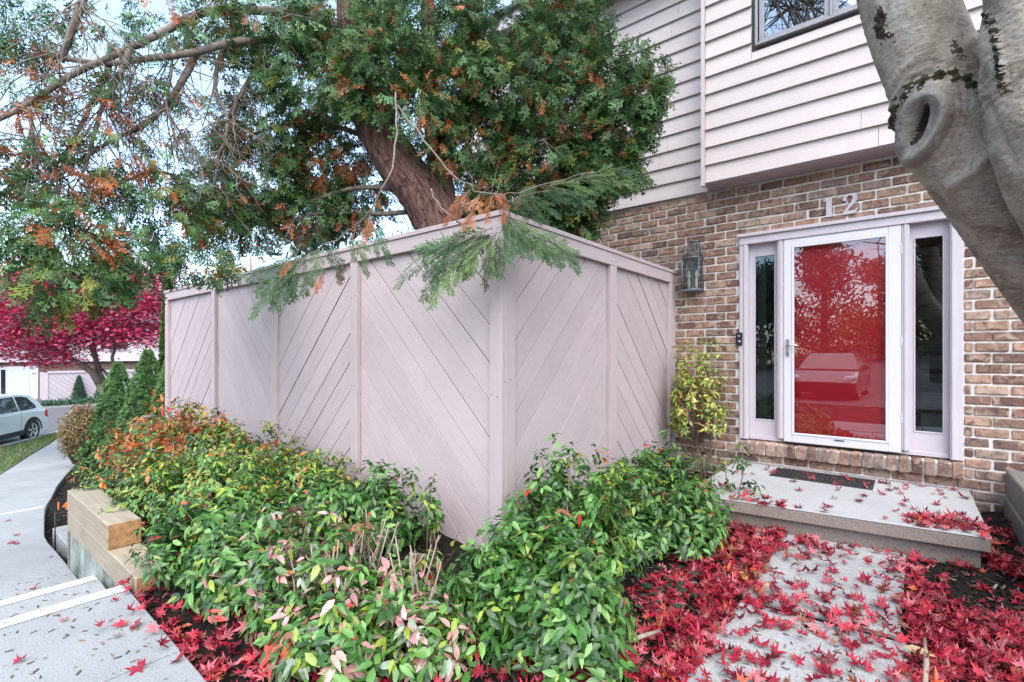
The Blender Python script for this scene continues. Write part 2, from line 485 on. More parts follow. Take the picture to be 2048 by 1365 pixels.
def star_leaf(lobes=7, curl=0.25, seed=0, notch=0.42, bend=(0, 0, 0)):
    """palmate maple leaf, about 1 across, centred near the stalk"""
    r = random.Random(seed)
    V = [(0, 0, 0)]
    span = R(300)
    for i in range(lobes):
        a = -span / 2 + span * i / (lobes - 1)
        L = (0.56 - 0.20 * abs(i - (lobes - 1) / 2) / ((lobes - 1) / 2)) * r.uniform(0.9, 1.1)
        for da, rr in ((-0.19, 0.64), (0.0, 1.0), (0.19, 0.64)):
            x = L * rr * math.cos(a + da); y = L * rr * math.sin(a + da)
            z = curl * (rr ** 2) * r.uniform(-0.35, 0.55) * L
            V.append((x, y, z))
        if i < lobes - 1:
            am = a + span / (lobes - 1) / 2
            V.append((notch * 0.5 * math.cos(am), notch * 0.5 * math.sin(am), curl * r.uniform(-0.02, 0.06)))
    n = len(V)
    F_ = [(0, i, i + 1) for i in range(1, n - 1)]
    V = np.array(V, float)
    V[:, 2] += bend[0] * V[:, 0] ** 2 + bend[1] * V[:, 1] ** 2 + bend[2] * V[:, 0] * V[:, 1]
    return V, F_

def fan_spray(seed=0, nb=4, sub=(0.5, 0.8), w=1.0):
    """flat scale-leaf spray: a stalk with side branchlets, length 1 along x (quads)"""
    r = random.Random(seed); V = []; F_ = []
    def strip(x0, y0, x1, y1, w0, w1, z0=0, z1=0):
        d = np.array((x1 - x0, y1 - y0)); L = np.linalg.norm(d) + 1e-9; nx, ny = -d[1] / L, d[0] / L
        b = len(V)
        V.extend([(x0 + nx * w0, y0 + ny * w0, z0), (x0 - nx * w0, y0 - ny * w0, z0), (x1 - nx * w1, y1 - ny * w1, z1), (x1 + nx * w1, y1 + ny * w1, z1)])
        F_.append((b, b + 1, b + 2, b + 3))
    strip(0, 0, 1.0, 0, 0.012 * w, 0.014 * w, 0, -0.16)
    for i in range(nb):
        t = 0.10 + 0.8 * i / (nb - 1)
        for s in (-1, 1):
            L = (0.22 + 0.30 * math.sin(math.pi * min(1, t * 0.9 + 0.12))) * r.uniform(0.55, 1.2) * (1 - 0.5 * t)
            a = R(r.uniform(26, 46)); tt = t + r.uniform(-.03, .03)
            zz = -0.16 * t * t; zt = zz - L * r.uniform(.05, .45)
            x1 = tt + L * math.cos(a); y1 = s * L * math.sin(a)
            strip(tt, 0, x1, y1, 0.012 * w, 0.018 * w, zz, zt)
            for q in sub:
                mx, my, mz = tt + L * q * math.cos(a), s * L * q * math.sin(a), zz + (zt - zz) * q
                l2 = L * r.uniform(0.25, 0.45)
                for s2 in (-1, 1):
                    a2 = a * s + s2 * R(r.uniform(28, 42))
                    strip(mx, my, mx + l2 * math.cos(a2), my + l2 * math.sin(a2), 0.012 * w, 0.016 * w, mz, mz - l2 * r.uniform(-.1, .4))
    return np.array(V, float), F_

def tuft(seed=0, k=7):
    """short needle tuft, radius 1 (triangles)"""
    r = random.Random(seed); V = []; F_ = []
    for i in range(k):
        a = 2 * math.pi * i / k + r.uniform(-0.3, 0.3); e = r.uniform(0.1, 1.1)
        d = np.array((math.cos(a) * math.sin(e), math.sin(a) * math.sin(e), math.cos(e)))
        s = np.cross(d, (0.3, 0.2, 1)); s = s / np.linalg.norm(s) * 0.17
        b = len(V)
        V += [tuple(s), tuple(-s), tuple(d)]
        F_.append((b, b + 1, b + 2))
    return np.array(V, float), F_

OVAL = oval_leaf()
STARS = [star_leaf(7, c, i, n, b) for i, (c, n, b) in enumerate(((0.25, .42, (.1, .1, 0)), (0.7, .40, (.9, -.3, .3)), (0.45, .46, (.5, .6, 0)), (1.2, .44, (-.9, 1.3, .8)), (0.9, .40, (-.2, 1.5, -.4)), (1.0, .38, (-1.0, -.8, .3)), (.8, .45, (1.4, .2, .6))))]
STAR_ALL = np.stack([t[0] for t in STARS])
SPRAYS = [fan_spray(i, 4, (.5, .8), 1.7) for i in range(3)]
TUFT = tuft()

def pick(pal, N):
    w = np.array([p[0] for p in pal], float); w /= w.sum()
    idx = RNG.choice(len(pal), size=N, p=w)
    c = np.array([p[1] for p in pal], float)[idx]
    return np.clip(c * RNG.uniform(0.75, 1.3, size=(N, 1)) * RNG.uniform(0.92, 1.08, size=(N, 3)), 0, 1)

# ================================================================== GROUND, WALKS, STREET
def grid_sheet(name, xs, ys, zf, mat):
    X, Y = np.meshgrid(xs, ys, indexing='ij'); Z = zf(X, Y)
    V = np.stack([X, Y, Z], -1).reshape(-1, 3); ny = len(ys)
    i, j = np.meshgrid(np.arange(len(xs) - 1), np.arange(ny - 1), indexing='ij')
    a = (i * ny + j).ravel()
    Fi = np.stack([a, a + ny, a + ny + 1, a + 1], -1)
    return link(name, big_mesh(name, V, Fi, None, True), mat)

gx = np.concatenate([np.arange(-140, -30, 5.0), np.arange(-30, -10, 0.6), np.arange(-10, 2.5, 0.09), np.arange(2.5, 20, 1.0), np.arange(20, 141, 6.0)])
gy = np.concatenate([np.arange(-140, -20, 6.0), np.arange(-20, -1, 0.8), np.arange(-1, 6.2, 0.09), np.arange(6.2, 20, 1.0), np.arange(20, 141, 6.0)])
def ground_rough(X, Y):
    h = RNG.uniform(-1, 1, X.shape)
    return ground_z(X, Y) + 0.006 * h * ((X > -10) & (X < 2.5) & (Y > 0.9) & (Y < 6))
tag(grid_sheet('ground', gx, gy, ground_rough, M['mulch']), kind='structure')

def loft_sheet(name, A, B, nx, nyy, off, mat, kind='structure', zf=ground_z):
    A = np.array(A, float); B = np.array(B, float)
    ta = np.linspace(0, len(A) - 1, nx); tb = np.linspace(0, len(B) - 1, nx)
    PA = np.stack([np.interp(ta, range(len(A)), A[:, k]) for k in (0, 1)], -1)
    PB = np.stack([np.interp(tb, range(len(B)), B[:, k]) for k in (0, 1)], -1)
    w = np.linspace(0, 1, nyy)[None, :, None]
    XY = PA[:, None] * (1 - w) + PB[:, None] * w
    Z = zf(XY[..., 0], XY[..., 1]) + off
    V = np.concatenate([XY, Z[..., None]], -1).reshape(-1, 3)
    i, j = np.meshgrid(np.arange(nx - 1), np.arange(nyy - 1), indexing='ij'); a = (i * nyy + j).ravel()
    o = link(name, big_mesh(name, V, np.stack([a, a + nyy, a + nyy + 1, a + 1], -1), None, True), mat)
    return tag(o, kind=kind)

KERB = [(-6, -9.2), (-9, -7.5), (-12, -5.5), (-16, -2.6), (-19, -0.4), (-22.1, 1.81), (-23.4, 2.63), (-24.5, 3.28), (-25.1, 3.76), (-26.5, 5.4), (-27, 8), (-27, 30)]
loft_sheet('street', KERB, [(-38.8, y) for y in np.linspace(-40, 30, len(KERB))], 60, 24, 0.012, M['asphalt'])
loft_sheet('road', [(x, -4.8) for x in (-12, 0, 25)], [(x, -34) for x in (-30, 0, 45)], 30, 30, 0.014, M['asphalt'])
# kerbs
def kerb(pts, name, side=0.15, h=0.12):
    mb = MB()
    pts = np.array(pts, float); d = np.gradient(pts, axis=0); d = unit(d); nrm = np.stack([-d[:, 1], d[:, 0]], -1) * side
    V = []
    for p, n in zip(pts, nrm):
        z = gz(*p)
        for q, zz in ((p, z - 0.05), (p, z + h), (p + n, z + h), (p + n, z - 0.05)): V.append((q[0], q[1], zz))
    Fs = []
    for i in range(len(pts) - 1):
        for k in range(4): Fs.append((i * 4 + k, i * 4 + (k + 1) % 4, i * 4 + 4 + (k + 1) % 4, i * 4 + 4 + k))
    mb.add(V, Fs)
    return tag(mb.build(name, M['walk']), kind='structure')
kerb(KERB, 'kerb', -0.16)
kerb([(-38.8, y) for y in np.linspace(-40, 40, 20)], 'kerb', 0.16)
WL = [(-9.5, -0.05), (-12, 0.47), (-14.9, 1.19), (-16.3, 1.54), (-18.3, 2.02), (-22.6, 3.13), (-24.2, 3.58)]
LB = [(-13, -4.75), (-15, -3.3), (-17, -1.8), (-19, -0.33), (-21, 1.08), (-23.3, 2.66), (-24.3, 3.25)]
lawn = loft_sheet('lawn', WL, LB, 40, 16, 0.06, M['lawn'])
loft_sheet('lawn', [(-39, -30), (-39, 30)], [(-75, -30), (-75, 30)], 30, 12, 0.08, M['lawn'])
loft_sheet('lawn', [(-20, 7), (-27, 9), (-27, 30)], [(-9.5, 9), (-9.5, 18), (-9.5, 30)], 20, 20, 0.03, M['lawn'])
# grass blades on the strip
N = 9000
t = RNG.uniform(0, len(WL) - 1.001, N); w = RNG.uniform(0, 1, N)
WLa, LBa = np.array(WL), np.array(LB)
pa = np.stack([np.interp(t, range(len(WL)), WLa[:, k]) for k in (0, 1)], -1); pb = np.stack([np.interp(t, range(len(LB)), LBa[:, k]) for k in (0, 1)], -1)
gp = pa * (1 - w[:, None]) + pb * w[:, None]
gl = np.concatenate([gp, (ground_z(gp[:, 0], gp[:, 1]) + 0.058)[:, None]], -1)
blade = (np.array([(0, 0.10, 0), (0, -0.10, 0), (1, 0, 0.0)], float), [(0, 1, 2)])
gd = np.stack([RNG.normal(0, .5, N), RNG.normal(0, .5, N), np.ones(N)], -1)
gc = pick([(5, (0.09, 0.17, 0.04)), (3, (0.13, 0.19, 0.05)), (1, (0.25, 0.20, 0.09)), (.6, (0.35, 0.10, 0.05))], N)
tag(link('grass', scatter_mesh('grass', *blade, gl, gd, rand_unit(N), RNG.uniform(0.05, 0.10, N), gc), M['leaf']), 'short green grass strip between walkway and kerb', 'grass', kind='stuff')

# walkway slabs with the painted step edges
def yr(x): return float(np.interp(-x, [-2, 2.4, 3.65, 5.3, 6.2, 7.04, 8, 10.1, 10.7, 12.06, 13.5, 15.7, 20, 24.4], [.75, .80, .82, .86, .89, .90, 1.02, 1.30, 1.44, 1.71, 2.06, 2.65, 4.0, 5.0]))
def yl(x): return float(np.interp(-x, [-2, 3.65, 8, 10, 12, 14.9, 16.3, 18.3, 22.6, 24.4], [-.55, -.45, -.25, .05, .5, 1.22, 1.57, 2.05, 3.16, 3.65]))
walk = empty('walkway', (-6, 0.3, -0.4), kind='structure')
JO = [1.6, 0.2, -1.25, -2.65, -3.65, -4.46, -5.62, -6.8, -7.94, -9.3, -10.7, -12.05, -13.4, -15, -17, -19, -21, -22.8, -24.4]
for a, b in zip(JO[:-1], JO[1:]):
    mb = MB()
    xs = np.linspace(a - 0.006, b + 0.006, 4)
    za = lambda x: walk_z(min(max(x, b + 0.004), a - 0.004))
    bot = []; V = []
    for x in xs:
        for yy in (yl(x), yr(x)): V += [(x, yy, za(x)), (x, yy, za(x) - 0.26)]
    Fs = []
    for i in range(3):
        p = i * 4; q = p + 4
        Fs += [(p, q, q + 2, p + 2), (p + 1, p + 3, q + 3, q + 1), (p, p + 1, q + 1, q), (p + 2, q + 2, q + 3, p + 3)]
    Fs += [(0, 2, 3, 1), (12, 13, 15, 14)]
    mb.add(V, Fs)
    mb.build('slab', M['walk'], walk, bevel=0.006)
for x in (-3.65, -4.46, -9.3):
    z = walk_z(x + 0.01)
    mb = MB(); y0, y1 = yl(x) + 0.01, yr(x) - 0.015
    mb.add([(x - 0.003, y0, z + .004), (x + .10, y0, z + .004), (x + .10, y1, z + .004), (x - 0.003, y1, z + .004), (x - 0.003, y0, z - .05), (x - 0.003, y1, z - .05)],
           [(0, 1, 2, 3), (4, 0, 3, 5)])
    mb.build('painted_edge', M['white_paint'], walk)
# small slab joining the walk from the neighbouring entrance
MB().box(-7.25, -6.05, 0.99, 1.32, gz(-6.6, 1.3) - .3, walk_z(-6.6) + 0.01).build('slab', M['walk'], walk, bevel=.01)

# stepping slabs to the porch
path = empty('garden_path', (-0.45, 2.5, 0), kind='structure')
def slab_poly(poly, z0, z1, parent, mat, nm='slab', bevel=0.012):
    return MB().hexa([(x, y, z0) for x, y in poly], [(x, y, z1) for x, y in poly]).build(nm, mat, parent, bevel)
slab_poly([(-.74, 3.00), (-.03, 3.07), (-.01, 4.34), (-.95, 4.22)], -.10, 0.004, path, M['slab'])
slab_poly([(-.80, 1.55), (.02, 1.60), (.01, 2.99), (-.73, 2.92)], -.10, 0.012, path, M['slab'])
slab_poly([(-.82, .86), (.04, .86), (.03, 1.53), (-.80, 1.49)], -.10, 0.0, path, M['slab'])
# porch
porch = empty('porch', (-.5, 5, 0), kind='structure')
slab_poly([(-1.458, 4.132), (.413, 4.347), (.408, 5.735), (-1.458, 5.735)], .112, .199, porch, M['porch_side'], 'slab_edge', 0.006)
slab_poly([(-1.46, 4.13), (.415, 4.345), (.41, 5.735), (-1.46, 5.735)], .1995, .21, porch, M['concrete'], 'landing_slab', 0.004)
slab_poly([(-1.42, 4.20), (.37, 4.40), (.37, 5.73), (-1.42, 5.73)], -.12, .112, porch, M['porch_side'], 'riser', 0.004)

# ================================================================== HOUSE
FY = 5.74
house = empty('townhouse', (-1.5, FY, 0), 'brick townhouse with pale lavender clapboard upper floor and red front door', 'house')
wall = MB()
def mort(x0, x1, z0, z1): wall.box(x0, x1, FY + 0.012, FY + 0.14, z0, z1)
DX0, DX1, DZ0, DZ1 = -1.431, 0.370, 0.455, 2.682
WX0, WX1 = -5.6, 3.2
mort(WX0, DX0, -0.4, 3.25); mort(DX1, WX1, -0.4, 3.25); mort(DX0, DX1, -0.4, DZ0 - 0.015); mort(DX0, DX1, DZ1, 3.25)
wall = wall.build('brick_wall', M['mortar'], house)
BL, BH, CH, BW = 0.206, 0.072, 0.0905, 0.224
variants = {}
def brick_mesh(L, H, k, D=0.05):
    key = (round(L, 2), round(H, 3), k, D)
    if key in variants: return variants[key]
    bm = bmesh.new(); bmesh.ops.create_cube(bm, size=1.0)
    r = random.Random(hash(key) & 0xffff)
    for v in bm.verts:
        v.co = Vector((v.co.x * key[0] , v.co.y * D, v.co.z * H))
    bmesh.ops.bevel(bm, geom=list(bm.edges), offset=0.006, segments=1, affect='EDGES', profile=0.5)
    for v in bm.verts: v.co += Vector((r.uniform(-1, 1) * .0028, r.uniform(-1, 1) * .003, r.uniform(-1, 1) * .0028))
    me = bpy.data.meshes.new('brick'); bm.to_mesh(me); bm.free()
    me.materials.append(M['brick']); variants[key] = me
    return me
rest = MB(); nb = 0
row0 = 0.31
for k in range(-8, 34):
    z0 = row0 + k * CH; zc = z0 + BH / 2 + 0.008
    if z0 > 3.20: continue
    off = (k % 2) * BW / 2 - 5.6
    for i in range(42):
        x0 = off + i * BW + random.uniform(-.006, .006); x1 = x0 + BL + random.uniform(-.005, .005)
        segs = [(x0, x1)]
        if z0 + CH > DZ0 - 0.14 and z0 < DZ1 - 0.03 and z0 > 0.30:
            segs = []
            if x0 < DX0 - .03: segs.append((x0, min(x1, DX0 - 0.012)))
            if x1 > DX1 + .03: segs.append((max(x0, DX1 + 0.012), x1))
        for a, b in segs:
            if b - a < 0.035 or a < WX0 or b > WX1: continue
            xc = (a + b) / 2
            y = FY + 0.021 + random.uniform(-.004, .004)
            h = min(BH, 3.228 - z0 - 0.008) if z0 + BH > 3.22 else BH
            if h < 0.02: continue
            seen = (xc > -2.25 or zc > 1.39 + 0.96 * abs(xc) / 2.14 - 0.03) and xc < 0.85 and xc > -3.5 and zc > (0.02 if xc > -1.46 and xc < .41 else -0.02)
            if seen and xc > -1.46 and xc < .41 and zc < .2: seen = False
            if seen:
                o = bpy.data.objects.new('brick', brick_mesh(b - a, h, random.randrange(5))); COL.objects.link(o)
                o.location = (xc, y, z0 + 0.008 + h / 2); o.rotation_euler = (random.uniform(-.02, .02), random.uniform(-.012, .012), random.uniform(-.012, .012))
                attach(o, wall); nb += 1
            else:
                rest.box(a, b, y - 0.025, y + 0.025, z0 + 0.008, z0 + 0.008 + h)
tag(rest.build('brick_courses', M['bricks'], wall), kind='stuff')
# rowlock sill below the door
for i in range(20):
    x = DX0 + 0.002 + (i + 0.5) * 0.0903
    o = bpy.data.objects.new('brick', brick_mesh(0.072, 0.128, 10 + i % 4, 0.15)); COL.objects.link(o)
    o.location = (x, FY - 0.015 + random.uniform(-.004, .004), 0.382); o.rotation_euler = (R(4), random.uniform(-.03, .03), 0)
    attach(o, wall); nb += 1
MB().box(DX0, DX1, FY - 0.05, FY + 0.06, 0.322, 0.432).build('sill_mortar', M['mortar'], wall)
print('bricks', nb)

# --- clapboard upper floor
EXPO = 0.1915
def board(x0, x1, z, yface, parent):
    """bevelled siding board: thick lower edge, thin top tucked under the next"""
    mb = MB()
    prof = [(yface - 0.036, z), (yface - 0.004, z + EXPO + .02), (yface + 0.008, z + EXPO + .02), (yface + 0.008, z)]
    mb.prism([(p[0], p[1]) for p in prof], x0, x1, 'x')
    return mb.build('siding_board', M['siding'], parent)
BX0, BYF, BZ = -1.744, 5.475, 3.235
sheath = MB().box(WX0, BX0 + .02, FY + 0.005, FY + 0.13, 3.25, 6.1).build('recessed_wall', M['dark_room'], house)
w1 = (-4.5, -3.27, 4.78, 5.75)     # left window on the recessed wall
for k in range(15):
    z = 3.225 + k * EXPO
    if z > 6.0: break
    x = WX0
    while x < BX0 - .015:
        L = random.uniform(1.4, 2.6); x2 = min(x + L, BX0 - 0.012)
        if BX0 - x2 < 0.3: x2 = BX0 - 0.012
        segs = [(x, x2)]
        if z + EXPO > w1[2] and z < w1[3]:
            segs = [s for s in ((x, min(x2, w1[0] - .01)), (max(x, w1[1] + .01), x2)) if s[1] - s[0] > 0.05]
        for s in segs: board(s[0], s[1] - 0.003, z, FY - 0.004, sheath)
        x = x2
BX1 = 3.2
win = (-1.221, 0.10, 4.516, 5.75)
bay = MB()
bay.box(BX0 + 0.01, win[0] + .02, BYF + .012, FY + .12, BZ + .012, 6.1); bay.box(win[1] - .02, BX1, BYF + .012, FY + .12, BZ + .012, 6.1)
bay.box(win[0] + .02, win[1] - .02, BYF + .012, FY + .12, BZ + .012, win[2] + .02); bay.box(win[0] + .02, win[1] - .02, BYF + .012, FY + .12, win[3] - .02, 6.1)
bay = bay.build('overhanging_bay', M['dark_room'], house)
for k in range(15):
    z = BZ + 0.0 + k * EXPO
    if z > 6.0: break
    x = BX0 + 0.035
    while x < BX1 - .02:
        L = random.uniform(1.3, 2.4); x2 = min(x + L, BX1)
        if BX1 - x2 < .3: x2 = BX1
        segs = [(x, x2)]
        if z + EXPO > win[2] - .03 and z < win[3] + .03:
            segs = [s for s in ((x, min(x2, win[0] - .028)), (max(x, win[1] + .028), x2)) if s[1] - s[0] > 0.05]
        for s in segs: board(s[0], s[1] - 0.003, z, BYF, bay)
        x = x2
kz = int((win[2] - .03 - BZ) / EXPO); zf0 = BZ + kz * EXPO; zf1 = win[2] - .036
MB().prism([(BYF - .036, zf0), (BYF - .014, zf1), (BYF + .008, zf1), (BYF + .008, zf0)], win[0] - .0275, win[1] + .0275, 'x').build('siding_board', M['siding'], bay)
MB().box(BX0 - 0.008, BX0 + 0.03, BYF - 0.045, BYF + .012, BZ - 0.03, 6.1).build('corner_board', M['siding'], bay)
MB().box(BX0 - 0.006, BX0 + 0.008, BYF + .013, FY + .0, BZ - 0.0, 6.1).build('side_board', M['siding'], bay)
MB().box(BX0 + 0.012, BX1, BYF - 0.012, FY + .01, BZ - 0.012, BZ + 0.010).build('soffit', M['fence_h'], bay)
# eave and roof
MB().box(WX0 - .3, BX0 - .0, FY - 0.45, FY + .1, 5.95, 5.99).build('eave_soffit', M['fence_h'], house)
MB().box(WX0 - .3, BX0 - .0, FY - 0.48, FY - .45, 5.93, 6.12).build('fascia', M['trim'], house)
roof = MB(); roof.add([(WX0 - .35, FY - .55, 6.12), (BX1, FY - .55, 6.12), (BX1, FY + 4, 8.0), (WX0 - .35, FY + 4, 8.0), (WX0 - .35, FY - .55, 6.17), (BX1, FY - .55, 6.17), (BX1, FY + 4, 8.05), (WX0 - .35, FY + 4, 8.05)], [(0, 3, 2, 1), (4, 5, 6, 7), (0, 1, 5, 4), (1, 2, 6, 5), (2, 3, 7, 6), (3, 0, 4, 7)])
roof.build('roof', plain('roof_shingle', (0.09, 0.085, 0.09), 0.9, scale=20), house)
MB().box(WX0, WX0 + .1, FY + .141, FY + 8, -.6, 6.1).build('side_wall', M['siding'], house)
MB().box(BX1 - .1, BX1, FY + .141, FY + 8, -.6, 6.1).build('side_wall', M['siding'], house)

def casement(x0, x1, z0, z1, yf, cols, parent, name='window'):
    """frame with sashes; pane and sash as sub-parts"""
    f = MB(); t = 0.024
    f.box(x0 - t, x1 + t, yf - 0.045, yf + .06, z0 - t, z0); f.box(x0 - t, x1 + t, yf - 0.045, yf + .06, z1, z1 + t)
    f.box(x0 - t, x0, yf - 0.044, yf + .06, z0, z1); f.box(x1, x1 + t, yf - 0.044, yf + .06, z0, z1)
    wdt = (x1 - x0) / cols
    for c in range(1, cols): f.box(x0 + c * wdt - .012, x0 + c * wdt + .012, yf - .04, yf + .06, z0, z1)
    f = f.build(name, M['window_grey'], parent, bevel=.004)
    for c in range(cols):
        a, b = x0 + c * wdt + .013, x0 + (c + 1) * wdt - .013
        s = MB(); q = 0.042
        s.box(a, b, yf - .025, yf + .02, z0 + .002, z0 + q); s.box(a, b, yf - .025, yf + .02, z1 - q, z1 - .002)
        s.box(a, a + q, yf - .024, yf + .02, z0 + q, z1 - q); s.box(b - q, b, yf - .024, yf + .02, z0 + q, z1 - q)
        s.build('sash', M['window_grey'], f, bevel=.003)
        MB().box(a + q - .004, b - q + .004, yf - .004, yf + .002, z0 + q - .004, z1 - q + .004).build('pane', M['upper_pane'], f)
    MB().box(x0, x1, yf + .5, yf + .52, z0, z1).build('unlit_room_sheet', M['stair_dark'], f)  # near-black sheet painted as the darkness of the unlit room
    return f
casement(win[0] + .03, win[1] - .03, win[2] + .03, win[3] - .03, BYF, 2, house)
casement(w1[0] + .04, w1[1] - .04, w1[2] + .04, w1[3] - .04, FY - .005, 2, house)

# --- entrance
YC = FY - 0.005       # casing front
fr = MB()
fr.box(DX0, DX0 + .085, YC - .02, FY + .11, .459, DZ1 - .06); fr.box(DX1 - .085, DX1, YC - .02, FY + .11, .459, DZ1 - .06)
fr.box(DX0 - .02, DX1 + .02, YC - .055, FY + .11, DZ1 - .035, DZ1)                       # drip cap
fr.box(DX0, DX1, YC - .03, FY + .11, DZ1 - .115, DZ1 - .035)
fr.box(DX0 + .085, DX1 - .085, YC + .03, FY + .11, .459, .500)                           # threshold
frame = fr.build('door_frame', M['trim'], house, bevel=.004)
for a, b in ((-1.062, -1.003), (-.046, .012)):
    MB().box(a, b, YC - .012, FY + .11, .5, DZ1 - .116).build('mullion', M['trim'], frame, bevel=.004)
    MB().box(a + .018, b - .018, YC - .022, YC - .0125, .5, DZ1 - .116).build('mullion_bead', M['trim'], frame, bevel=.003)
for a in (DX0 + .045, DX1 - .075):
    MB().box(a, a + .03, YC - .031, YC - .0205, .462, DZ1 - .116).build('casing_bead', M['trim'], frame, bevel=.004)
def sidelight(x0, x1, g0, g1, gz0, gz1):
    y0 = YC + .055; s = MB()
    s.box(x0, g0, y0, y0 + .04, .501, DZ1 - .117); s.box(g1, x1, y0, y0 + .04, .501, DZ1 - .117)
    s.box(g0, g1, y0 + .0005, y0 + .04, .501, gz0); s.box(g0, g1, y0 + .0005, y0 + .04, gz1, DZ1 - .117)
    s = s.build('sidelight', M['trim'], frame)
    return s
def sidelight_pane(g0, g1, gz0, gz1):
    y0 = YC + .055
    p = MB(); q = .012
    p.box(g0 - .008, g1 + .008, y0 - .006, y0 - .0005, gz0 - q, gz0); p.box(g0 - .008, g1 + .008, y0 - .006, y0 - .0005, gz1, gz1 + q)
    p.box(g0 - q, g0, y0 - .006, y0 - .0005, gz0, gz1); p.box(g1, g1 + q, y0 - .006, y0 - .0005, gz0, gz1)
    p.build('glazing_bead', M['trim'], frame, bevel=.002)
    MB().box(g0 - .005, g1 + .005, y0 + .012, y0 + .018, gz0 - .005, gz1 + .005).build('pane', M['pane'], frame)
for (x0, x1, g0, g1) in ((DX0 + .086, -1.063, -1.288, -1.103), (.013, DX1 - .086, .052, .240)):
    sidelight(x0, x1, g0, g1, .68, 2.435); sidelight_pane(g0, g1, .68, 2.435)
# red door slab behind the storm door
SX0, SX1, SZ0, SZ1 = -1.001, -.048, .475, 2.565
rd = MB().box(SX0 + .01, SX1 - .01, FY + .075, FY + .115, .5, SZ1 - .01).build('front_door', M['red_door'], house, bevel=.004)
st = MB(); yy0, yy1 = YC - .018, YC + .018; q = .072
st.box(SX0, SX0 + q, yy0, yy1, SZ0, SZ1); st.box(SX1 - q - .02, SX1, yy0, yy1, SZ0, SZ1)
st.box(SX0 + q, SX1 - q - .02, yy0 + .0008, yy1, SZ0, SZ0 + q + .005); st.box(SX0 + q, SX1 - q - .02, yy0 + .0008, yy1, SZ1 - q, SZ1)
storm = st.build('storm_door', M['white_metal'], house, bevel=.004)
gx0, gx1, gz0_, gz1_ = SX0 + q, SX1 - q - .02, SZ0 + q + .005, SZ1 - q
ib = MB(); q2 = .022
ib.box(gx0, gx0 + q2, yy0 - .006, yy0 + .006, gz0_, gz1_); ib.box(gx1 - q2, gx1, yy0 - .006, yy0 + .006, gz0_, gz1_)
ib.box(gx0 + q2, gx1 - q2, yy0 - .005, yy0 + .006, gz0_, gz0_ + q2); ib.box(gx0 + q2, gx1 - q2, yy0 - .005, yy0 + .006, gz1_ - q2, gz1_)
ib.build('glass_retainer', M['white_metal'], storm, bevel=.003)
MB().box(gx0 + .01, gx1 - .01, yy0 + .008, yy0 + .013, gz0_ + .01, gz1_ - .01).build('glass', M['storm_glass'], storm)
MB().box(SX0 + .02, SX1 - .02, yy0 + .004, yy1 - .004, SZ0 - .012, SZ0 - .001).build('door_sweep', M['black_plastic'], storm)
MB().box(-.56, -.48, yy0 - .004, yy0 + .0005, SZ0 + .055, SZ0 + .066).build('sweep_clip', M['black_plastic'], storm)
hp = MB(); hx = SX0 + .036
hp.prism([(hx - .016 * math.cos(a), 1.445 + (.075 if math.sin(a) > 0 else -.075) + .016 * math.sin(a)) for a in np.linspace(0, 2 * math.pi, 16, endpoint=False)], yy0 - .009, yy0 + .002, 'y')
hp = hp.build('handle_plate', M['steel'], storm)
h = MB(); h.tube([(hx, yy0 - .005, 1.472), (hx, yy0 - .045, 1.472)], .008, 10)
h.tube([(hx, yy0 - .045, 1.472), (hx + .03, yy0 - .052, 1.470), (hx + .07, yy0 - .050, 1.472), (hx + .105, yy0 - .040, 1.462)], [.009, .009, .008, .006], 10)
h.build('lever', M['steel'], storm)
MB().lathe([(.007, 0), (.007, .012)], (hx, yy0 - .021, 1.385), 'y', 12).build('lock_cylinder', M['black_plastic'], storm)
for z in (.75, 1.45, 2.3): MB().box(SX1 + .0005, SX1 + .008, yy0 - .006, yy0 + .02, z, z + .09).build('hinge', M['white_metal'], storm)
# hallway behind
hall = MB()
HX0, HX1, HY1 = -1.9, 1.9, FY + 4.0
hall.add([(HX0, FY + .145, .46), (HX1, FY + .145, .46), (HX1, HY1, .46), (HX0, HY1, .46), (HX0, FY + .145, 3.0), (HX1, FY + .145, 3.0), (HX1, HY1, 3.0), (HX0, HY1, 3.0)], [(0, 1, 2, 3), (4, 7, 6, 5), (1, 5, 6, 2), (2, 6, 7, 3), (3, 7, 4, 0)])
hall = hall.build('hallway', M['stair'], house, recalc=False)
for i in range(13):
    z = .46 + i * .19
    MB().box(.10, 1.1, FY + .30 + i * .25, FY + .60 + i * .25, z + .15, z + .19).build('stair_tread', M['stair_dark'], hall)
    MB().box(.10, 1.1, FY + .32 + i * .25, FY + .335 + i * .25, z, z + .149).build('stair_riser', M['stair'], hall)
MB().box(-1.29, -1.21, FY + .18, FY + .22, .5, 2.6).build('curtain', M['dark_room'], hall)

# --- house number
def digits(text, x, y, z, size, depth, mat, parent, rotz=0.0, name='digit', normal='-y', spacing=None):
    for i, ch in enumerate(text):
        cu = bpy.data.curves.new('digit', 'FONT'); cu.body = ch; cu.size = size; cu.extrude = depth; cu.bevel_depth = depth * .15; cu.offset = size * 0.022
        cu.resolution_u = 4
        tmp = bpy.data.objects.new('tmp', cu); COL.objects.link(tmp)
        dg = bpy.context.evaluated_depsgraph_get()
        me = bpy.data.meshes.new_from_object(tmp.evaluated_get(dg))
        bpy.data.objects.remove(tmp)
        me.materials.clear(); me.materials.append(mat)
        px = x + i * (spacing or size * .62)
        if rotz == 0: mtx = Matrix.Translation((px, y, z)) @ Matrix.Rotation(R(90), 4, 'X')
        else: mtx = Matrix.Translation((x, y, z)) @ Matrix.Rotation(rotz, 4, 'Z') @ Matrix.Translation((i * (spacing or size * .62), 0, 0)) @ Matrix.Rotation(R(90), 4, 'X')
        me.transform(mtx)
        o = link(name, me, None, parent)
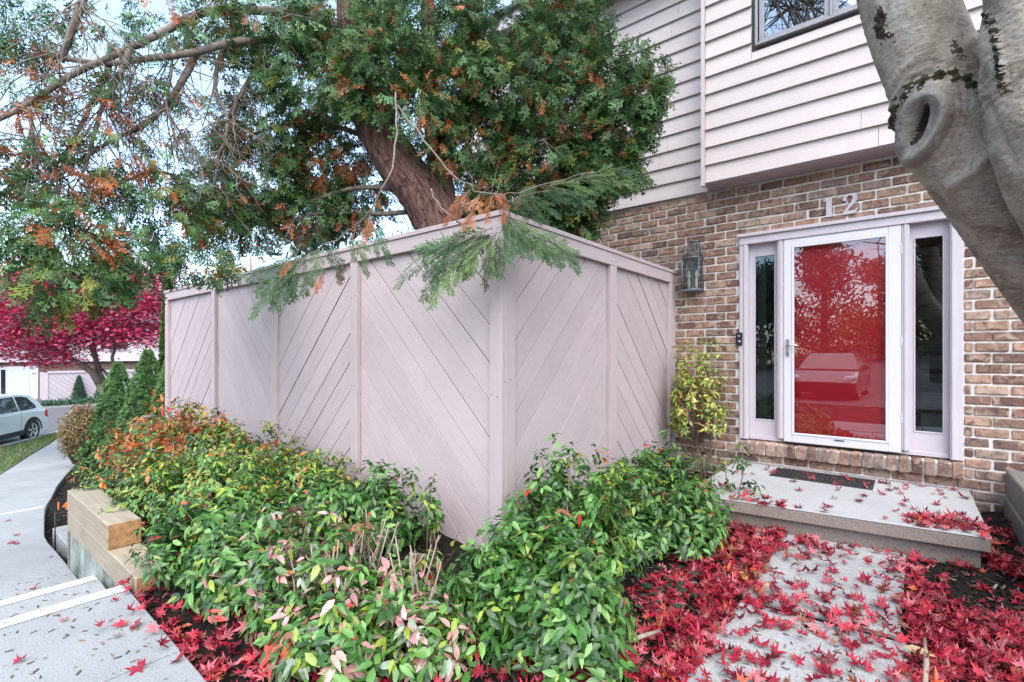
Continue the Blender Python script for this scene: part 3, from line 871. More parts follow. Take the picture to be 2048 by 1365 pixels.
def serif_number(parent):
    """bold serif 1 and 2 cut from painted board"""
    y0, y1 = FY - .022, FY - .004
    x, z, s = -.655, 2.735, .195
    one = [(.0, 0), (.62, 0), (.62, .06), (.48, .10), (.48, 1.0), (.36, 1.0), (.02, .87), (.02, .78), (.16, .82), (.16, .10), (.0, .06)]
    MB().prism([(x + a * s * .78, z + b * s) for a, b in one], y0, y1, 'y').build('digit', M['trim'], parent)
    # two: outer bowl sweep as a strip along a centre line
    cl = [(.10, .74, .10), (.16, .90, .085), (.30, .965, .06), (.46, .95, .085), (.56, .84, .115), (.56, .70, .12), (.47, .54, .10), (.33, .38, .075), (.18, .20, .06), (.06, .04, .05)]
    L, Rr = [], []
    for i, (a, b, w) in enumerate(cl):
        p = np.array(cl[max(0, i - 1)][:2]); q_ = np.array(cl[min(len(cl) - 1, i + 1)][:2]); d = unit(q_ - p); n = np.array((-d[1], d[0]))
        L.append((a + n[0] * w * .85, b + n[1] * w * .85)); Rr.append((a - n[0] * w * .85, b - n[1] * w * .85))
    x2 = x + .155
    tr = lambda p: (x2 + p[0] * s * .95, z + p[1] * s)
    two = MB()
    for i in range(len(cl) - 1):
        two.prism([tr(L[i]), tr(L[i + 1]), tr(Rr[i + 1]), tr(Rr[i])], y0, y1, 'y')
    two.prism([tr(p) for p in ((.02, 0), (.56, .0), (.70, .24), (.64, .24), (.54, .15), (.12, .17))], y0 - .0006, y1, 'y')
    two.prism([tr((.12 + .085 * math.cos(a), .73 + .07 * math.sin(a))) for a in np.linspace(0, 2 * math.pi, 14, endpoint=False)], y0 - .0012, y1, 'y')
    two.build('digit', M['trim'], parent)
num = empty('house_number', (-.5, FY - .005, 2.735), 'lavender number 12 mounted on brick above the front door', 'house number')
serif_number(num)
# --- doorbell
db = empty('doorbell', (-1.47, FY - .03, 1.53), 'black video doorbell on the door casing', 'doorbell')
MB().box(-1.462, -1.398, FY - .052, FY - .0265, 1.475, 1.615).build('case', M['black_plastic'], db, bevel=.006)
MB().lathe([(.016, -.004), (.016, .0), (.011, .001)], (-1.43, FY - .0525, 1.512), 'y', 20).build('button_ring', M['steel'], db)
MB().lathe([(.0105, -.003), (.0105, .0)], (-1.43, FY - .0565, 1.512), 'y', 16).build('button', M['black_plastic'], db)
MB().box(-1.444, -1.416, FY - .054, FY - .0522, 1.566, 1.59).build('lens', M['pewter'], db)
MB().box(-1.438, -1.424, FY - .03, FY - .025, 1.41, 1.47).build('bracket', M['trim'], db)
# --- wall lantern
LX, LY = -1.915, FY - .004
lant = empty('wall_lantern', (LX, LY, 2.08), 'aged pewter wall lantern with two candle bulbs on the brick', 'lantern')
zb, zs, zt = 2.115, 2.475, 2.67
wB, dB, wT, dT = .095, .15, .048, .07
def quadpts(w, d, z): return [(LX - w, LY - d - .012, z), (LX + w, LY - d - .012, z), (LX + w, LY - .012, z), (LX - w, LY - .012, z)]
fm = MB(); qb, qs, qt = quadpts(wB, dB, zb), quadpts(wB, dB, zs), quadpts(wT, dT, zt)
for k in range(4):
    k2 = (k + 1) % 4
    fm.tube([qb[k], qs[k]], .006, 4); fm.tube([qs[k], qt[k]], .006, 4); fm.tube([qs[k], qs[k2]], .007, 4); fm.tube([qt[k], qt[k2]], .008, 4); fm.tube([qb[k], qb[k2]], .007, 4)
fm.build('cage', M['pewter'], lant)
MB().box(LX - wB - .018, LX + wB + .018, LY - dB - .03, LY - .001, zb - .022, zb - .006).build('tray', M['pewter'], lant, bevel=.004)
MB().prism([(LX - .05, zb), (LX + .05, zb), (LX + .055, zs - .06), (LX + .03, zs - .02), (LX - .03, zs - .02), (LX - .055, zs - .06)], LY - .011, LY - .003, 'y').build('back_plate', M['pewter'], lant)
for (a, b) in (((0, 1)), ((1, 2)), ((3, 0))):
    MB().add([qb[a], qb[b], qs[b], qs[a]], [(0, 1, 2, 3)]).build('pane', M['lamp_glass'], lant)
    MB().add([qs[a], qs[b], qt[b], qt[a]], [(0, 1, 2, 3)]).build('pane', M['lamp_glass'], lant)
for sx in (-.043, .043):
    c = MB().lathe([(.014, 0), (.014, .125)], (LX + sx, LY - .085, zb), 'z', 12).build('candle_sleeve', M['cream'], lant)
    MB().lathe([(.008, 0), (.019, .025), (.020, .045), (.010, .08), (.002, .10)], (LX + sx, LY - .085, zb + .126), 'z', 12).build('bulb', M['cream'], lant)
# --- doormat
mat_o = empty('doormat', (-.64, 5.42, .21), 'black ribbed rubber doormat on the porch', 'doormat')
MB().box(-1.04, -.235, 5.215, 5.62, .2115, .218).build('base', M['rubber'], mat_o, bevel=.002)
for i in range(22):
    x = -1.005 + i * .0345
    MB().box(x, x + .02, 5.25, 5.585, .2182, .226).build('rib', M['rubber'], mat_o)
MB().box(-1.0, -.985, 5.56, 5.575, .2265, .228).build('tag', M['white_paint'], mat_o)

# ================================================================== FENCE
fence = empty('privacy_fence', (-2.14, 2.53, 0), 'mauve painted corner privacy fence of diagonal chevron boards', 'fence')
FX, FYY = -2.14, 2.53
CAP = 2.36
def clip(poly, f):
    out = []
    for i in range(len(poly)):
        p, q = poly[i], poly[(i + 1) % len(poly)]; a, b = f(p), f(q)
        if a >= 0: out.append(p)
        if (a >= 0) != (b >= 0):
            t_ = a / (a - b); out.append((p[0] + t_ * (q[0] - p[0]), p[1] + t_ * (q[1] - p[1])))
    return out
def panel(s0, s1, z0, z1, rising, plane):
    wv = 0.187 * math.sqrt(2); sg = 1 if rising else -1
    lo = z0 - max(sg * s0, sg * s1); hi = z1 - min(sg * s0, sg * s1)
    c = lo + random.uniform(-.2, 0)
    while c < hi:
        gap = random.choice((.005, .007, .010, .0065))
        c1 = c + wv - gap * 1.4
        poly = [(s0, z0), (s1, z0), (s1, z1), (s0, z1)]
        poly = clip(poly, lambda p: p[1] - sg * p[0] - c)
        if len(poly) > 2: poly = clip(poly, lambda p: c1 - (p[1] - sg * p[0]))
        if len(poly) > 2:
            d = random.uniform(-.0025, .0025)
            mb = MB()
            if plane == 'y':
                mb.prism(poly, FYY + .044 + d, FYY + .060, 'y'); m = M['plank_up'] if rising else M['plank_dn']
            else:
                mb.prism(poly, FX - .044 + d, FX - .060, 'x'); m = M['plank_up_x'] if rising else M['plank_dn_x']
            mb.build('plank', m, fence, bevel=.0015)
        c += wv
posts = [(-9.04, -8.93), (-7.18, -7.08), (-5.50, -5.40), (-3.945, -3.84)]
for a, b in posts:
    zb_ = gz((a + b) / 2, 2.5) - .15
    MB().box(a, b, FYY, FYY + .0435, zb_, CAP - .1505).build('post', M['fence_v'], fence, bevel=.003)
MB().box(-2.25, -2.14 + .0, FYY, FYY + .0435, -.15, CAP - .1505).build('post', M['fence_v'], fence, bevel=.003)
MB().box(FX - .0435, FX - .0002, FYY + .044, 2.68, -.15, CAP - .1505).build('post', M['fence_v'], fence, bevel=.003)
for a, b in ((4.10, 4.225), (5.56, 5.72)):
    MB().box(FX - .0435, FX, a, b, -.15, CAP - .1505).build('post', M['fence_v'], fence, bevel=.003)
for a, b, ris in ((-8.93, -7.18, True), (-7.08, -5.50, False), (-5.40, -3.945, True), (-3.84, -2.25, False)):
    panel(a - .03, b + .03, min(gz(a, 2.5), gz(b, 2.5)) - .1, CAP - .10, ris, 'y')
for a, b, ris in ((2.68, 4.10, True), (4.225, 5.56, False)):
    panel(a - .03, b + .03, -.1, CAP - .10, ris, 'x')
cuts = [-9.04, -7.13, -5.45, -3.89, -2.14]
for a, b in zip(cuts[:-1], cuts[1:]):
    MB().box(a + .001, b - .001, FYY - .001, FYY + .0375, CAP - .15, CAP - .036).build('rail', M['fence_h'], fence, bevel=.003)
MB().box(FX - .0375, FX + .001, FYY + .038, 5.72, CAP - .15, CAP - .036).build('rail', M['fence_h'], fence, bevel=.003)
MB().box(-9.06, FX + .012, FYY - .014, FYY + .075, CAP - .0355, CAP).build('cap', M['fence_h'], fence, bevel=.003)
MB().box(FX - .075, FX + .012, FYY + .0755, 5.725, CAP - .0355, CAP).build('cap', M['fence_h'], fence, bevel=.003)
for x in np.arange(-8.9, -2.2, 1.7): MB().box(x, x + .09, FYY + .06, FYY + .15, -.3, CAP - .04).build('back_post', M['fence_v'], fence)
nl = MB()
for xx in (-8.99, -7.13, -5.45, -3.89, -2.2):
    for dx in (-.025, .025):
        for zz in (CAP - .12, CAP - .07, 1.9, 1.1): nl.lathe([(.004, 0), (.004, .002)], (xx + dx + random.uniform(-.01, .01), FYY - .0025, zz + random.uniform(-.01, .01)), 'y', 6)
for yy_ in (2.60, 4.16, 5.64):
    for dy in (-.03, .03):
        for zz in (CAP - .12, CAP - .07, 1.9, 1.2): nl.lathe([(.004, 0), (.004, .002)], (FX + .0005, yy_ + dy + random.uniform(-.01, .01), zz + random.uniform(-.01, .01)), 'x', 6)
tag(nl.build('nail_heads', M['stair_dark'], fence), kind='stuff')
# return of the enclosure on its far side
MB().box(-9.04, -9.0, FYY + .08, 5.7, -.9, CAP - .04).build('return_panel', M['fence_v'], fence)
MB().box(-8.95, -2.24, FYY + .0605, FYY + .064, -.9, CAP - .11).build('backing', M['mulch'], fence)  # added dark sheet behind the planks, stops sky light showing through the gaps
MB().box(FX - .064, FX - .0605, 2.62, 5.7, -.15, CAP - .11).build('backing', M['mulch'], fence)  # same added light stop behind the side panels

# ================================================================== TIMBER WALLS, SIGN, PATH LIGHT
tw = empty('timber_retaining_wall', (-4.6, .94, -.4), 'new tan timber retaining wall beside the walkway steps', 'retaining wall')
def timber(x0, x1, y0, y1, z0, z1, parent=tw, mat=None):
    o = MB().box(x0, x1, y0, y1, z0, z1).build('timber', mat or M['timber'], parent, bevel=.006)
    return o
timber(-5.55, -4.215, .85, .945, .052, .225); timber(-5.55, -4.22, .947, 1.04, .052, .223)
timber(-5.55, -3.57, .852, 1.04, -.115, .050)
MB().box(-4.2145, -4.2125, .853, 1.037, .056, .221).build('end_grain', M['timber_end'], tw)
MB().box(-3.5695, -3.5675, .856, 1.036, -.11, .046).build('end_grain', M['timber_end'], tw)
MB().box(-5.54, -3.64, .868, 1.04, -.75, -.117).build('footing', M['old_wall'], tw, bevel=.004)
MB().box(-5.60, -5.552, .86, 1.03, -.75, .0).build('corner_stake', M['timber_old'], tw, bevel=.004)
gw = empty('weathered_timber_wall', (.8, 5, 0), 'weathered grey timber retaining wall against the brick at right', 'retaining wall')
for z0, z1, dx in ((.0, .215, 0), (.218, .43, .012)):
    MB().box(.615 + dx, .78 + dx, 3.9, 5.70, z0, z1).build('timber', M['timber_old'], gw, bevel=.01)
sg = empty('number_sign', (-6.87, 1.0, walk_z(-6.87)), 'small dark plaque on a stake reading 14 in orange', 'sign')
M['orange'] = plain('orange_print', (0.65, 0.13, 0.02), 0.5, var=.05, bmp=0)
SA = R(48)
ca, sa = math.cos(SA), math.sin(SA)
def signp(l, d, z): return (-7.05 + l * ca - d * -sa, 0.97 + l * sa - d * ca, z)
zp0, zp1 = -.295, -.165
MB().hexa([signp(l, d, zp0) for l, d in ((-.03, 0), (.19, 0), (.19, .012), (-.03, .012))], [signp(l, d, zp1) for l, d in ((-.03, 0), (.19, 0), (.19, .012), (-.03, .012))]).build('plaque', M['black_plastic'], sg)
MB().tube([signp(0.02, .006, -.75), signp(.02, .006, zp0)], .006, 6).build('stake', M['black_plastic'], sg)
p0 = signp(.03, .0125 + .002, zp0 + .028)
digits('14', p0[0], p0[1], p0[2], .11, .002, M['orange'], sg, SA, 'digit', spacing=.065)
pl = empty('path_light', (-6.9, 1.75, 0), 'small pewter path light rising from the shrubs', 'path light')
q = P(297, 832, 5.6)
MB().tube([(q[0], q[1], gz(q[0], q[1]) - .05), (q[0], q[1], q[2] - .02)], .012, 8).build('stem', M['pewter'], pl)
MB().lathe([(.03, -.06), (.03, -.012), (.075, -.010), (.07, .0), (.02, .012)], q, 'z', 16).build('hood', M['pewter'], pl)

# ================================================================== NANDINA SHRUBS
G0 = (0.032, 0.085, 0.022); G1 = (0.06, 0.17, 0.03); G2 = (0.125, 0.27, 0.06); G3 = (0.23, 0.31, 0.04); OR = (0.58, 0.13, 0.025); RD = (0.46, 0.035, 0.03); PK = (0.55, 0.27, 0.26); YL = (0.44, 0.36, 0.05); BR = (0.25, 0.10, 0.05); GY = (0.22, 0.28, 0.20)
PAL = {
 'orange': lambda h: [(8.0 * h, OR), (1.4 * h, RD), (2.4 * h + .2, YL), (1.8, G3), (1.6, G1), (1.2, G0), (1, G2)],
 'green_o': lambda h: [(.35 * h + .03, OR), (.6, YL), (1.8, G1), (1.5, G0), (2.2, G3), (1.8, G2), (.10, RD)],
 'green': lambda h: [(3, G1), (2.4, G0), (2.2, G2), (.6, G3), (.03, OR), (.06, BR), (.03, RD)],
 'pink': lambda h: [(1.0 * h + .35, PK), (.8, GY), (.7, G3), (2.0, G2), (2.2, G1), (1, G0), (.08, OR), (.08, RD), (.3, BR)],
 'yellow': lambda h: [(2.2, (0.46, 0.43, 0.08)), (2.4, (0.31, 0.38, 0.07)), (1.8, (0.17, 0.27, 0.055)), (.4, (0.30, 0.12, 0.05))],
}
OV = [oval_leaf(.14, .20, .42), oval_leaf(.22, .34, .36), oval_leaf(.08, .10, .48)]
leaf_me = []
for T, TF in OV:
    me = big_mesh('leaf', T, TF, None, True); me.materials.append(M['leaf_obj']); leaf_me.append(me)
CAMP = np.array((0, 0, EYE))

def put_leaf(name, me, d, n, s, loc, col, parent):
    o = bpy.data.objects.new(name, me); COL.objects.link(o)
    Fm = frames(np.array([d]), np.array([n]))[0] * s
    o.matrix_basis = Matrix([[*Fm[0], loc[0]], [*Fm[1], loc[1]], [*Fm[2], loc[2]], [0, 0, 0, 1]])
    o.color = (*col, 1)
    attach(o, parent)
    return o

def shrub(name, label, x, y, rx, ry, h, ncl, pal, nobj, leaf=.068, per=9, z0=None, group='heavenly bamboo shrubs along the fence', cat='shrub', thin=0.0, low=0.05):
    z0 = gz(x, y) if z0 is None else z0
    root = empty(name, (x, y, z0), label, cat, group)
    n = ncl
    az = RNG.uniform(0, 2 * math.pi, n); cz = RNG.uniform(low, 1.0, n) ** .8
    sr = np.sqrt(1 - np.minimum(cz, 1) ** 2)
    lump = 1 + .16 * np.sin(az * 3 + x * 7) + .12 * np.sin(az * 5 + cz * 6 + y * 5)
    rad = RNG.uniform(.62, 1.06, n) ** .6 * lump
    dirv = np.stack([np.cos(az) * sr, np.sin(az) * sr, cz], -1)
    C = np.stack([x + dirv[:, 0] * rx * rad, y + dirv[:, 1] * ry * rad, z0 + .02 + dirv[:, 2] * h * rad], -1)
    # keep clear of the fence faces
    if x < FX: C[:, 1] = np.minimum(C[:, 1], FYY - .05 - RNG.uniform(0, .12, n))
    else: C[:, 0] = np.where(C[:, 1] > FYY - .05, np.maximum(C[:, 0], FX + .05 + RNG.uniform(0, .1, n)), C[:, 0])
    axis = unit(dirv * np.array((1, 1, .6)) + np.array((0, 0, .75)))
    N = n * per
    ci = np.repeat(np.arange(n), per)
    a = RNG.uniform(0, 2 * math.pi, N)
    ax = axis[ci]; t1 = unit(np.cross(ax, np.array((.3, .2, 1.0)))); t2 = np.cross(ax, t1)
    lift = RNG.normal(.05, .35, N)
    d = unit(np.cos(a)[:, None] * t1 + np.sin(a)[:, None] * t2 + lift[:, None] * ax + np.array((0, 0, -.35)))
    nrm = unit(ax + rand_unit(N) * .35)
    L = leaf * RNG.uniform(.55, 1.3, N)
    loc = C[ci] + d * .012 + ax * RNG.uniform(-.05, .03, N)[:, None] + rand_unit(N) * .012
    loc[:, 2] = np.maximum(loc[:, 2], z0 + .03)
    hh = np.clip((loc[:, 2] - z0) / h, 0, 1)
    cols = np.zeros((N, 3))
    ch_ = np.clip((C[:, 2] - z0) / h, 0, 1); cc_ = np.zeros((n, 3))
    for lo in (0, .33, .6, .8):
        mk = (hh >= lo); k = int(mk.sum())
        if k: cols[mk] = pick(PAL[pal](lo + .1), k)
        mk = (ch_ >= lo); k = int(mk.sum())
        if k: cc_[mk] = pick(PAL[pal](lo + .1), k)
    follow = RNG.uniform(0, 1, N) < .62           # a twig's leaves turn together
    cols[follow] = cc_[ci][follow] * RNG.uniform(.75, 1.25, (int(follow.sum()), 1))
    cols = np.clip(cols, 0, 1)
    # which leaves show largest: outer, facing the lens, close
    vis = np.einsum('ij,ij->i', unit(CAMP - C), axis)[ci] + (rad[ci] - .8) * 2 + RNG.uniform(0, .5, N)
    order = np.argsort(-vis); one = order[:nobj]; many = order[nobj:]
    for i in one:
        put_leaf('leaf', leaf_me[i % 3], d[i], nrm[i], L[i], loc[i], cols[i], root)
    T, TF = OV[0]
    o = link('foliage', scatter_mesh('foliage', T, TF, loc[many], d[many], nrm[many], L[many], cols[many], True), M['leaf'], root)
    tag(o, kind='stuff')
    st_ = MB()
    for i in range(0, n, max(1, n // 34, n // 6 if n < 40 else 1)):
        b = np.array((x + (C[i, 0] - x) * .25 + random.uniform(-.05, .05), y + (C[i, 1] - y) * .25 + random.uniform(-.05, .05), z0 - .03))
        m_ = (b + C[i]) / 2 + np.array((random.uniform(-.04, .04), random.uniform(-.04, .04), .06 * h))
        st_.tube([b, m_, C[i]], [.006, .005, .003], 5)
    st_.build('stems', M['cane'], root)
    return root

SHRUBS = [
 (-6.15, 1.75, .64, .62, .72, 280, 'orange', 110, 'orange tipped nandina shrub farthest along the fence, past the timber wall'),
 (-5.45, 1.70, .72, .62, .74, 320, 'orange', 130, 'nandina shrub with red and orange tips above the timber wall'),
 (-4.80, 1.92, .66, .55, .60, 280, 'green_o', 110, 'yellow green nandina shrub against the fence behind the timber wall'),
 (-4.75, 1.32, .50, .36, .42, 220, 'green_o', 120, 'low nandina shrub spilling over the timber wall'),
 (-4.05, 1.52, .60, .52, .52, 300, 'green_o', 150, 'dense green nandina shrub just past the end of the timber wall'),
 (-3.95, 2.12, .50, .40, .45, 240, 'green_o', 90, 'green nandina shrub tucked against the third fence panel from the corner'),
 (-3.40, 1.28, .46, .42, .36, 260, 'green', 160, 'low green nandina shrub at the bed edge by the landing leaves'),
 (-3.30, 1.88, .48, .46, .36, 260, 'green', 120, 'green nandina shrub below the widest left hand fence panel'),
 (-2.80, 1.42, .42, .42, .44, 156, 'pink', 200, 'nandina shrub with pale pink and green leaves near the landing'),
 (-2.92, 2.16, .28, .26, .48, 120, 'green', 90, 'small upright nandina standing against the fence batten'),
 (-2.32, 1.30, .40, .36, .42, 138, 'pink', 220, 'pinkest nandina shrub in front with bare pale canes'),
 (-2.12, 1.66, .30, .28, .24, 170, 'pink', 200, 'small pink and green nandina directly below the fence corner'),
 (-1.54, 2.10, .42, .44, .50, 280, 'green', 220, 'broad glossy green nandina in front of the fence corner'),
 (-1.32, 1.98, .40, .40, .46, 260, 'green', 260, 'glossy green nandina nearest the stepping path'),
 (-1.74, 2.66, .40, .36, .70, 210, 'green', 150, 'tallest green nandina with top leaves against the fence'),
 (-3.02, 1.14, .34, .24, .30, 150, 'green', 140, 'low green nandina leaning toward the landing edge'),
 (-2.00, 1.22, .34, .30, .30, 102, 'pink', 200, 'low pink flushed nandina at the very front of the bed'),
 (-1.72, 1.50, .28, .26, .24, 84, 'pink', 160, 'lowest mottled nandina in front of the glossy green ones'),
 (-1.62, 3.28, .44, .44, .52, 260, 'green', 130, 'green nandina midway along the side fence'),
 (-1.58, 3.92, .46, .46, .58, 270, 'green', 120, 'green nandina at the far end of the side fence'),
 (-1.34, 3.52, .36, .36, .46, 220, 'green', 150, 'green nandina spreading toward the red leaves by the porch'),
]
for (x, y, rx, ry, h, n, pal, no, lab) in SHRUBS:
    shrub('nandina_shrub', lab, x, y, rx, ry, h, int(n * 1.4), pal, no, leaf=.055 if x < -3.5 else .066)
shrub('nandina_shrub', 'leggy nandina sprig arching over the corner of the porch', -1.12, 4.35, .25, .22, .42, 26, 'green', 80, .06, 8, z0=.1)
shrub('nandina_shrub', 'single tall nandina sprig against the fence corner panel', -2.58, 2.30, .09, .08, .46, 22, 'green', 120, .058, 9, low=.35)
shrub('climbing_shrub', 'yellow leaved shrub climbing the brick beside the fence end', -1.80, 5.40, .33, .22, .98, 260, 'yellow', 240, .062, 7, z0=.45, group=None)
cs = empty('vine_stems', (-1.8, 5.45, 0), 'tangle of bare dark vine stems under the yellow shrub', 'vine')
vb = MB()
for i in range(22):
    x0 = random.uniform(-2.05, -1.62); pts = [(x0, 5.48 + random.uniform(-.1, .15), .02)]
    x = x0
    for k in range(5):
        x += random.uniform(-.09, .09); pts.append((x, 5.5 + random.uniform(-.12, .12), .02 + (k + 1) * random.uniform(.14, .2)))
    vb.tube(pts, [.006, .005, .005, .004, .003, .002], 5)
vb.build('stems', M['cane'], cs)
for i in range(9):
    put_leaf('dead_leaf', leaf_me[1], (random.uniform(-.3, .3), -.3, -1), (.3, -1, .1), .085, (random.uniform(-1.95, -1.58), 5.36, random.uniform(.3, .95)), (0.02, 0.02, 0.025), cs)
# bare pale canes in the front bed
for (x, y, lab, n) in ((-2.42, 1.62, 'cluster of bare pale canes among the pink leaves', 16), (-1.98, 1.60, 'few bare pale canes leaning below the fence corner', 9), (-2.22, 1.28, 'bare pale canes rising from the front pink shrub', 13)):
    z = gz(x, y); ce = empty('bare_cane_clump', (x, y, z), lab, 'plant')
    for i in range(n):
        a = random.uniform(0, 6.28); L = random.uniform(.28, .5); lean = random.uniform(.05, .22)
        b = np.array((x + random.uniform(-.09, .09), y + random.uniform(-.09, .09), z - .02))
        tip = b + np.array((math.cos(a) * lean, math.sin(a) * lean, L))
        c = MB().tube([b, (b + tip) / 2 + np.array((random.uniform(-.02, .02), random.uniform(-.02, .02), 0)), tip], [.006, .005, .0035], 6, .3)
        for k in range(2):
            t_ = random.uniform(.5, .9); p = b + (tip - b) * t_
            c.tube([p, p + np.array((random.uniform(-.06, .06), random.uniform(-.06, .06), random.uniform(.05, .12)))], [.004, .002], 5)
        c.build('cane', M['dead_cane'], ce)
# ground ivy
iv = empty('ivy_patch', (-1.0, 2.6, 0), 'small patch of dark ivy leaves on the mulch beside the path', 'ivy')
for i in range(26):
    x, y = -1.02 + random.gauss(0, .09), 2.62 + random.gauss(0, .16)
    put_leaf('leaf', leaf_me[2], (random.uniform(-1, 1), random.uniform(-1, 1), .1), (random.uniform(-.3, .3), random.uniform(-.3, .3), 1), random.uniform(.05, .075), (x, y, random.uniform(.05, .12)), (0.02, 0.06, 0.035), iv)

# ================================================================== CEDAR
CG = [(2, (0.024, 0.070, 0.022)), (3, (0.05, 0.125, 0.034)), (3, (0.10, 0.20, 0.06)), (1.6, (0.15, 0.28, 0.12)), (1, (0.18, 0.20, 0.035))]
CBR = [(3, (0.36, 0.11, 0.035)), (2, (0.24, 0.075, 0.028)), (1.4, (0.50, 0.21, 0.09))]
cedar_base = P(905, 640, 4.62); cedar_base[2] = .05
cedar = empty('cedar_tree', tuple(cedar_base), 'leaning red barked cedar with browning sprays behind the fence', 'tree')
def ridged_trunk(pts, rad, n, name, mat, parent, ridge=.12, twist=1.2, seed=1):
    rr = np.random.default_rng(seed)
    pts = np.array(pts, float)
    tt = np.linspace(0, len(pts) - 1, 60)
    Q = np.stack([np.interp(tt, range(len(pts)), pts[:, k]) for k in range(3)], -1)
    for _ in range(3): Q[1:-1] = (Q[:-2] + 2 * Q[1:-1] + Q[2:]) / 4
    rd = np.interp(tt, range(len(rad)), rad)
    t_ = unit(np.gradient(Q, axis=0)); nrm = unit(np.cross(t_[0], (0.2, 1, 0)))
    ph = rr.uniform(0, 6.28, 8); fr_ = rr.integers(4, 24, 8); am = rr.uniform(.2, 1, 8) / 3
    V = []
    for i in range(len(Q)):
        nrm = unit(nrm - t_[i] * np.dot(nrm, t_[i])); bi = np.cross(t_[i], nrm)
        for k in range(n):
            a = 2 * math.pi * k / n
            q_ = sum(A * math.sin(f * a + p + twist * i / 60 * f * .4 + .5 * math.sin(i * .23 + f)) for A, f, p in zip(am, fr_, ph))
            r_ = rd[i] * (1 + ridge * q_ + rr.uniform(-.2, .2) * ridge * .5)
            V.append(Q[i] + r_ * (math.cos(a) * nrm + math.sin(a) * bi))
    Fs = [(i * n + k, i * n + (k + 1) % n, (i + 1) * n + (k + 1) % n, (i + 1) * n + k) for i in range(len(Q) - 1) for k in range(n)]
    return MB().add(V, Fs, True).build(name, mat, parent)
ridged_trunk([cedar_base - np.array((0, 0, .3)), P(895, 520, 4.62), P(878, 450, 4.62), P(848, 395, 4.62), P(800, 335, 4.62), P(762, 275, 4.64), P(738, 215, 4.66), P(722, 140, 4.7), P(708, 50, 4.75), P(700, -90, 4.8), P(705, -330, 4.9)],
             [.26, .235, .215, .205, .195, .185, .175, .165, .15, .13, .08], 84, 'trunk', M['cedar_bark'], cedar, .20)
ridged_trunk([P(880, 440, 4.66), P(884, 390, 4.7), P(874, 300, 4.75), P(862, 200, 4.8), P(858, 80, 4.85), P(850, -120, 4.9)], [.17, .12, .10, .09, .08, .05], 24, 'second_stem', M['cedar_bark'], cedar, .13, seed=5)
def bark_strips():
    pts = np.array([P(895, 520, 4.62), P(878, 450, 4.62), P(848, 395, 4.62), P(800, 335, 4.62), P(762, 275, 4.64), P(738, 215, 4.66), P(722, 140, 4.7), P(708, 50, 4.75)]); rad = [.235, .215, .205, .195, .185, .175, .165, .15]
    mb = MB()
    for i in range(420):
        k = random.uniform(0, 6.4); a = random.uniform(0, 6.28); L = random.uniform(.5, 1.6); w_ = random.uniform(.006, .016); da = random.uniform(-.25, .25); V = []
        for j in range(5):
            kk = min(6.99, k + L * j / 4); ii = int(kk); c = pts[ii] + (pts[ii + 1] - pts[ii]) * (kk - ii); t_ = unit(pts[ii + 1] - pts[ii]); r_ = np.interp(kk, range(8), rad)
            e1 = unit(np.cross(t_, (.2, 1, 0))); e2 = np.cross(t_, e1); aa = a + da * j / 4
            rr_ = r_ * 1.02 + random.uniform(.0, .012) + (.018 if j in (0, 4) and random.random() < .5 else 0)
            for s_ in (-1, 1):
                a3 = aa + s_ * w_ / r_ * (1 if 0 < j < 4 else .5); V.append(c + rr_ * (math.cos(a3) * e1 + math.sin(a3) * e2))
        mb.add(V, [(2 * j, 2 * j + 1, 2 * j + 3, 2 * j + 2) for j in range(4)])
    tag(mb.build('bark_strips', M['cedar_bark'], cedar, recalc=False), kind='stuff')
bark_strips()
def upath(pts): return [P(*p) for p in pts]
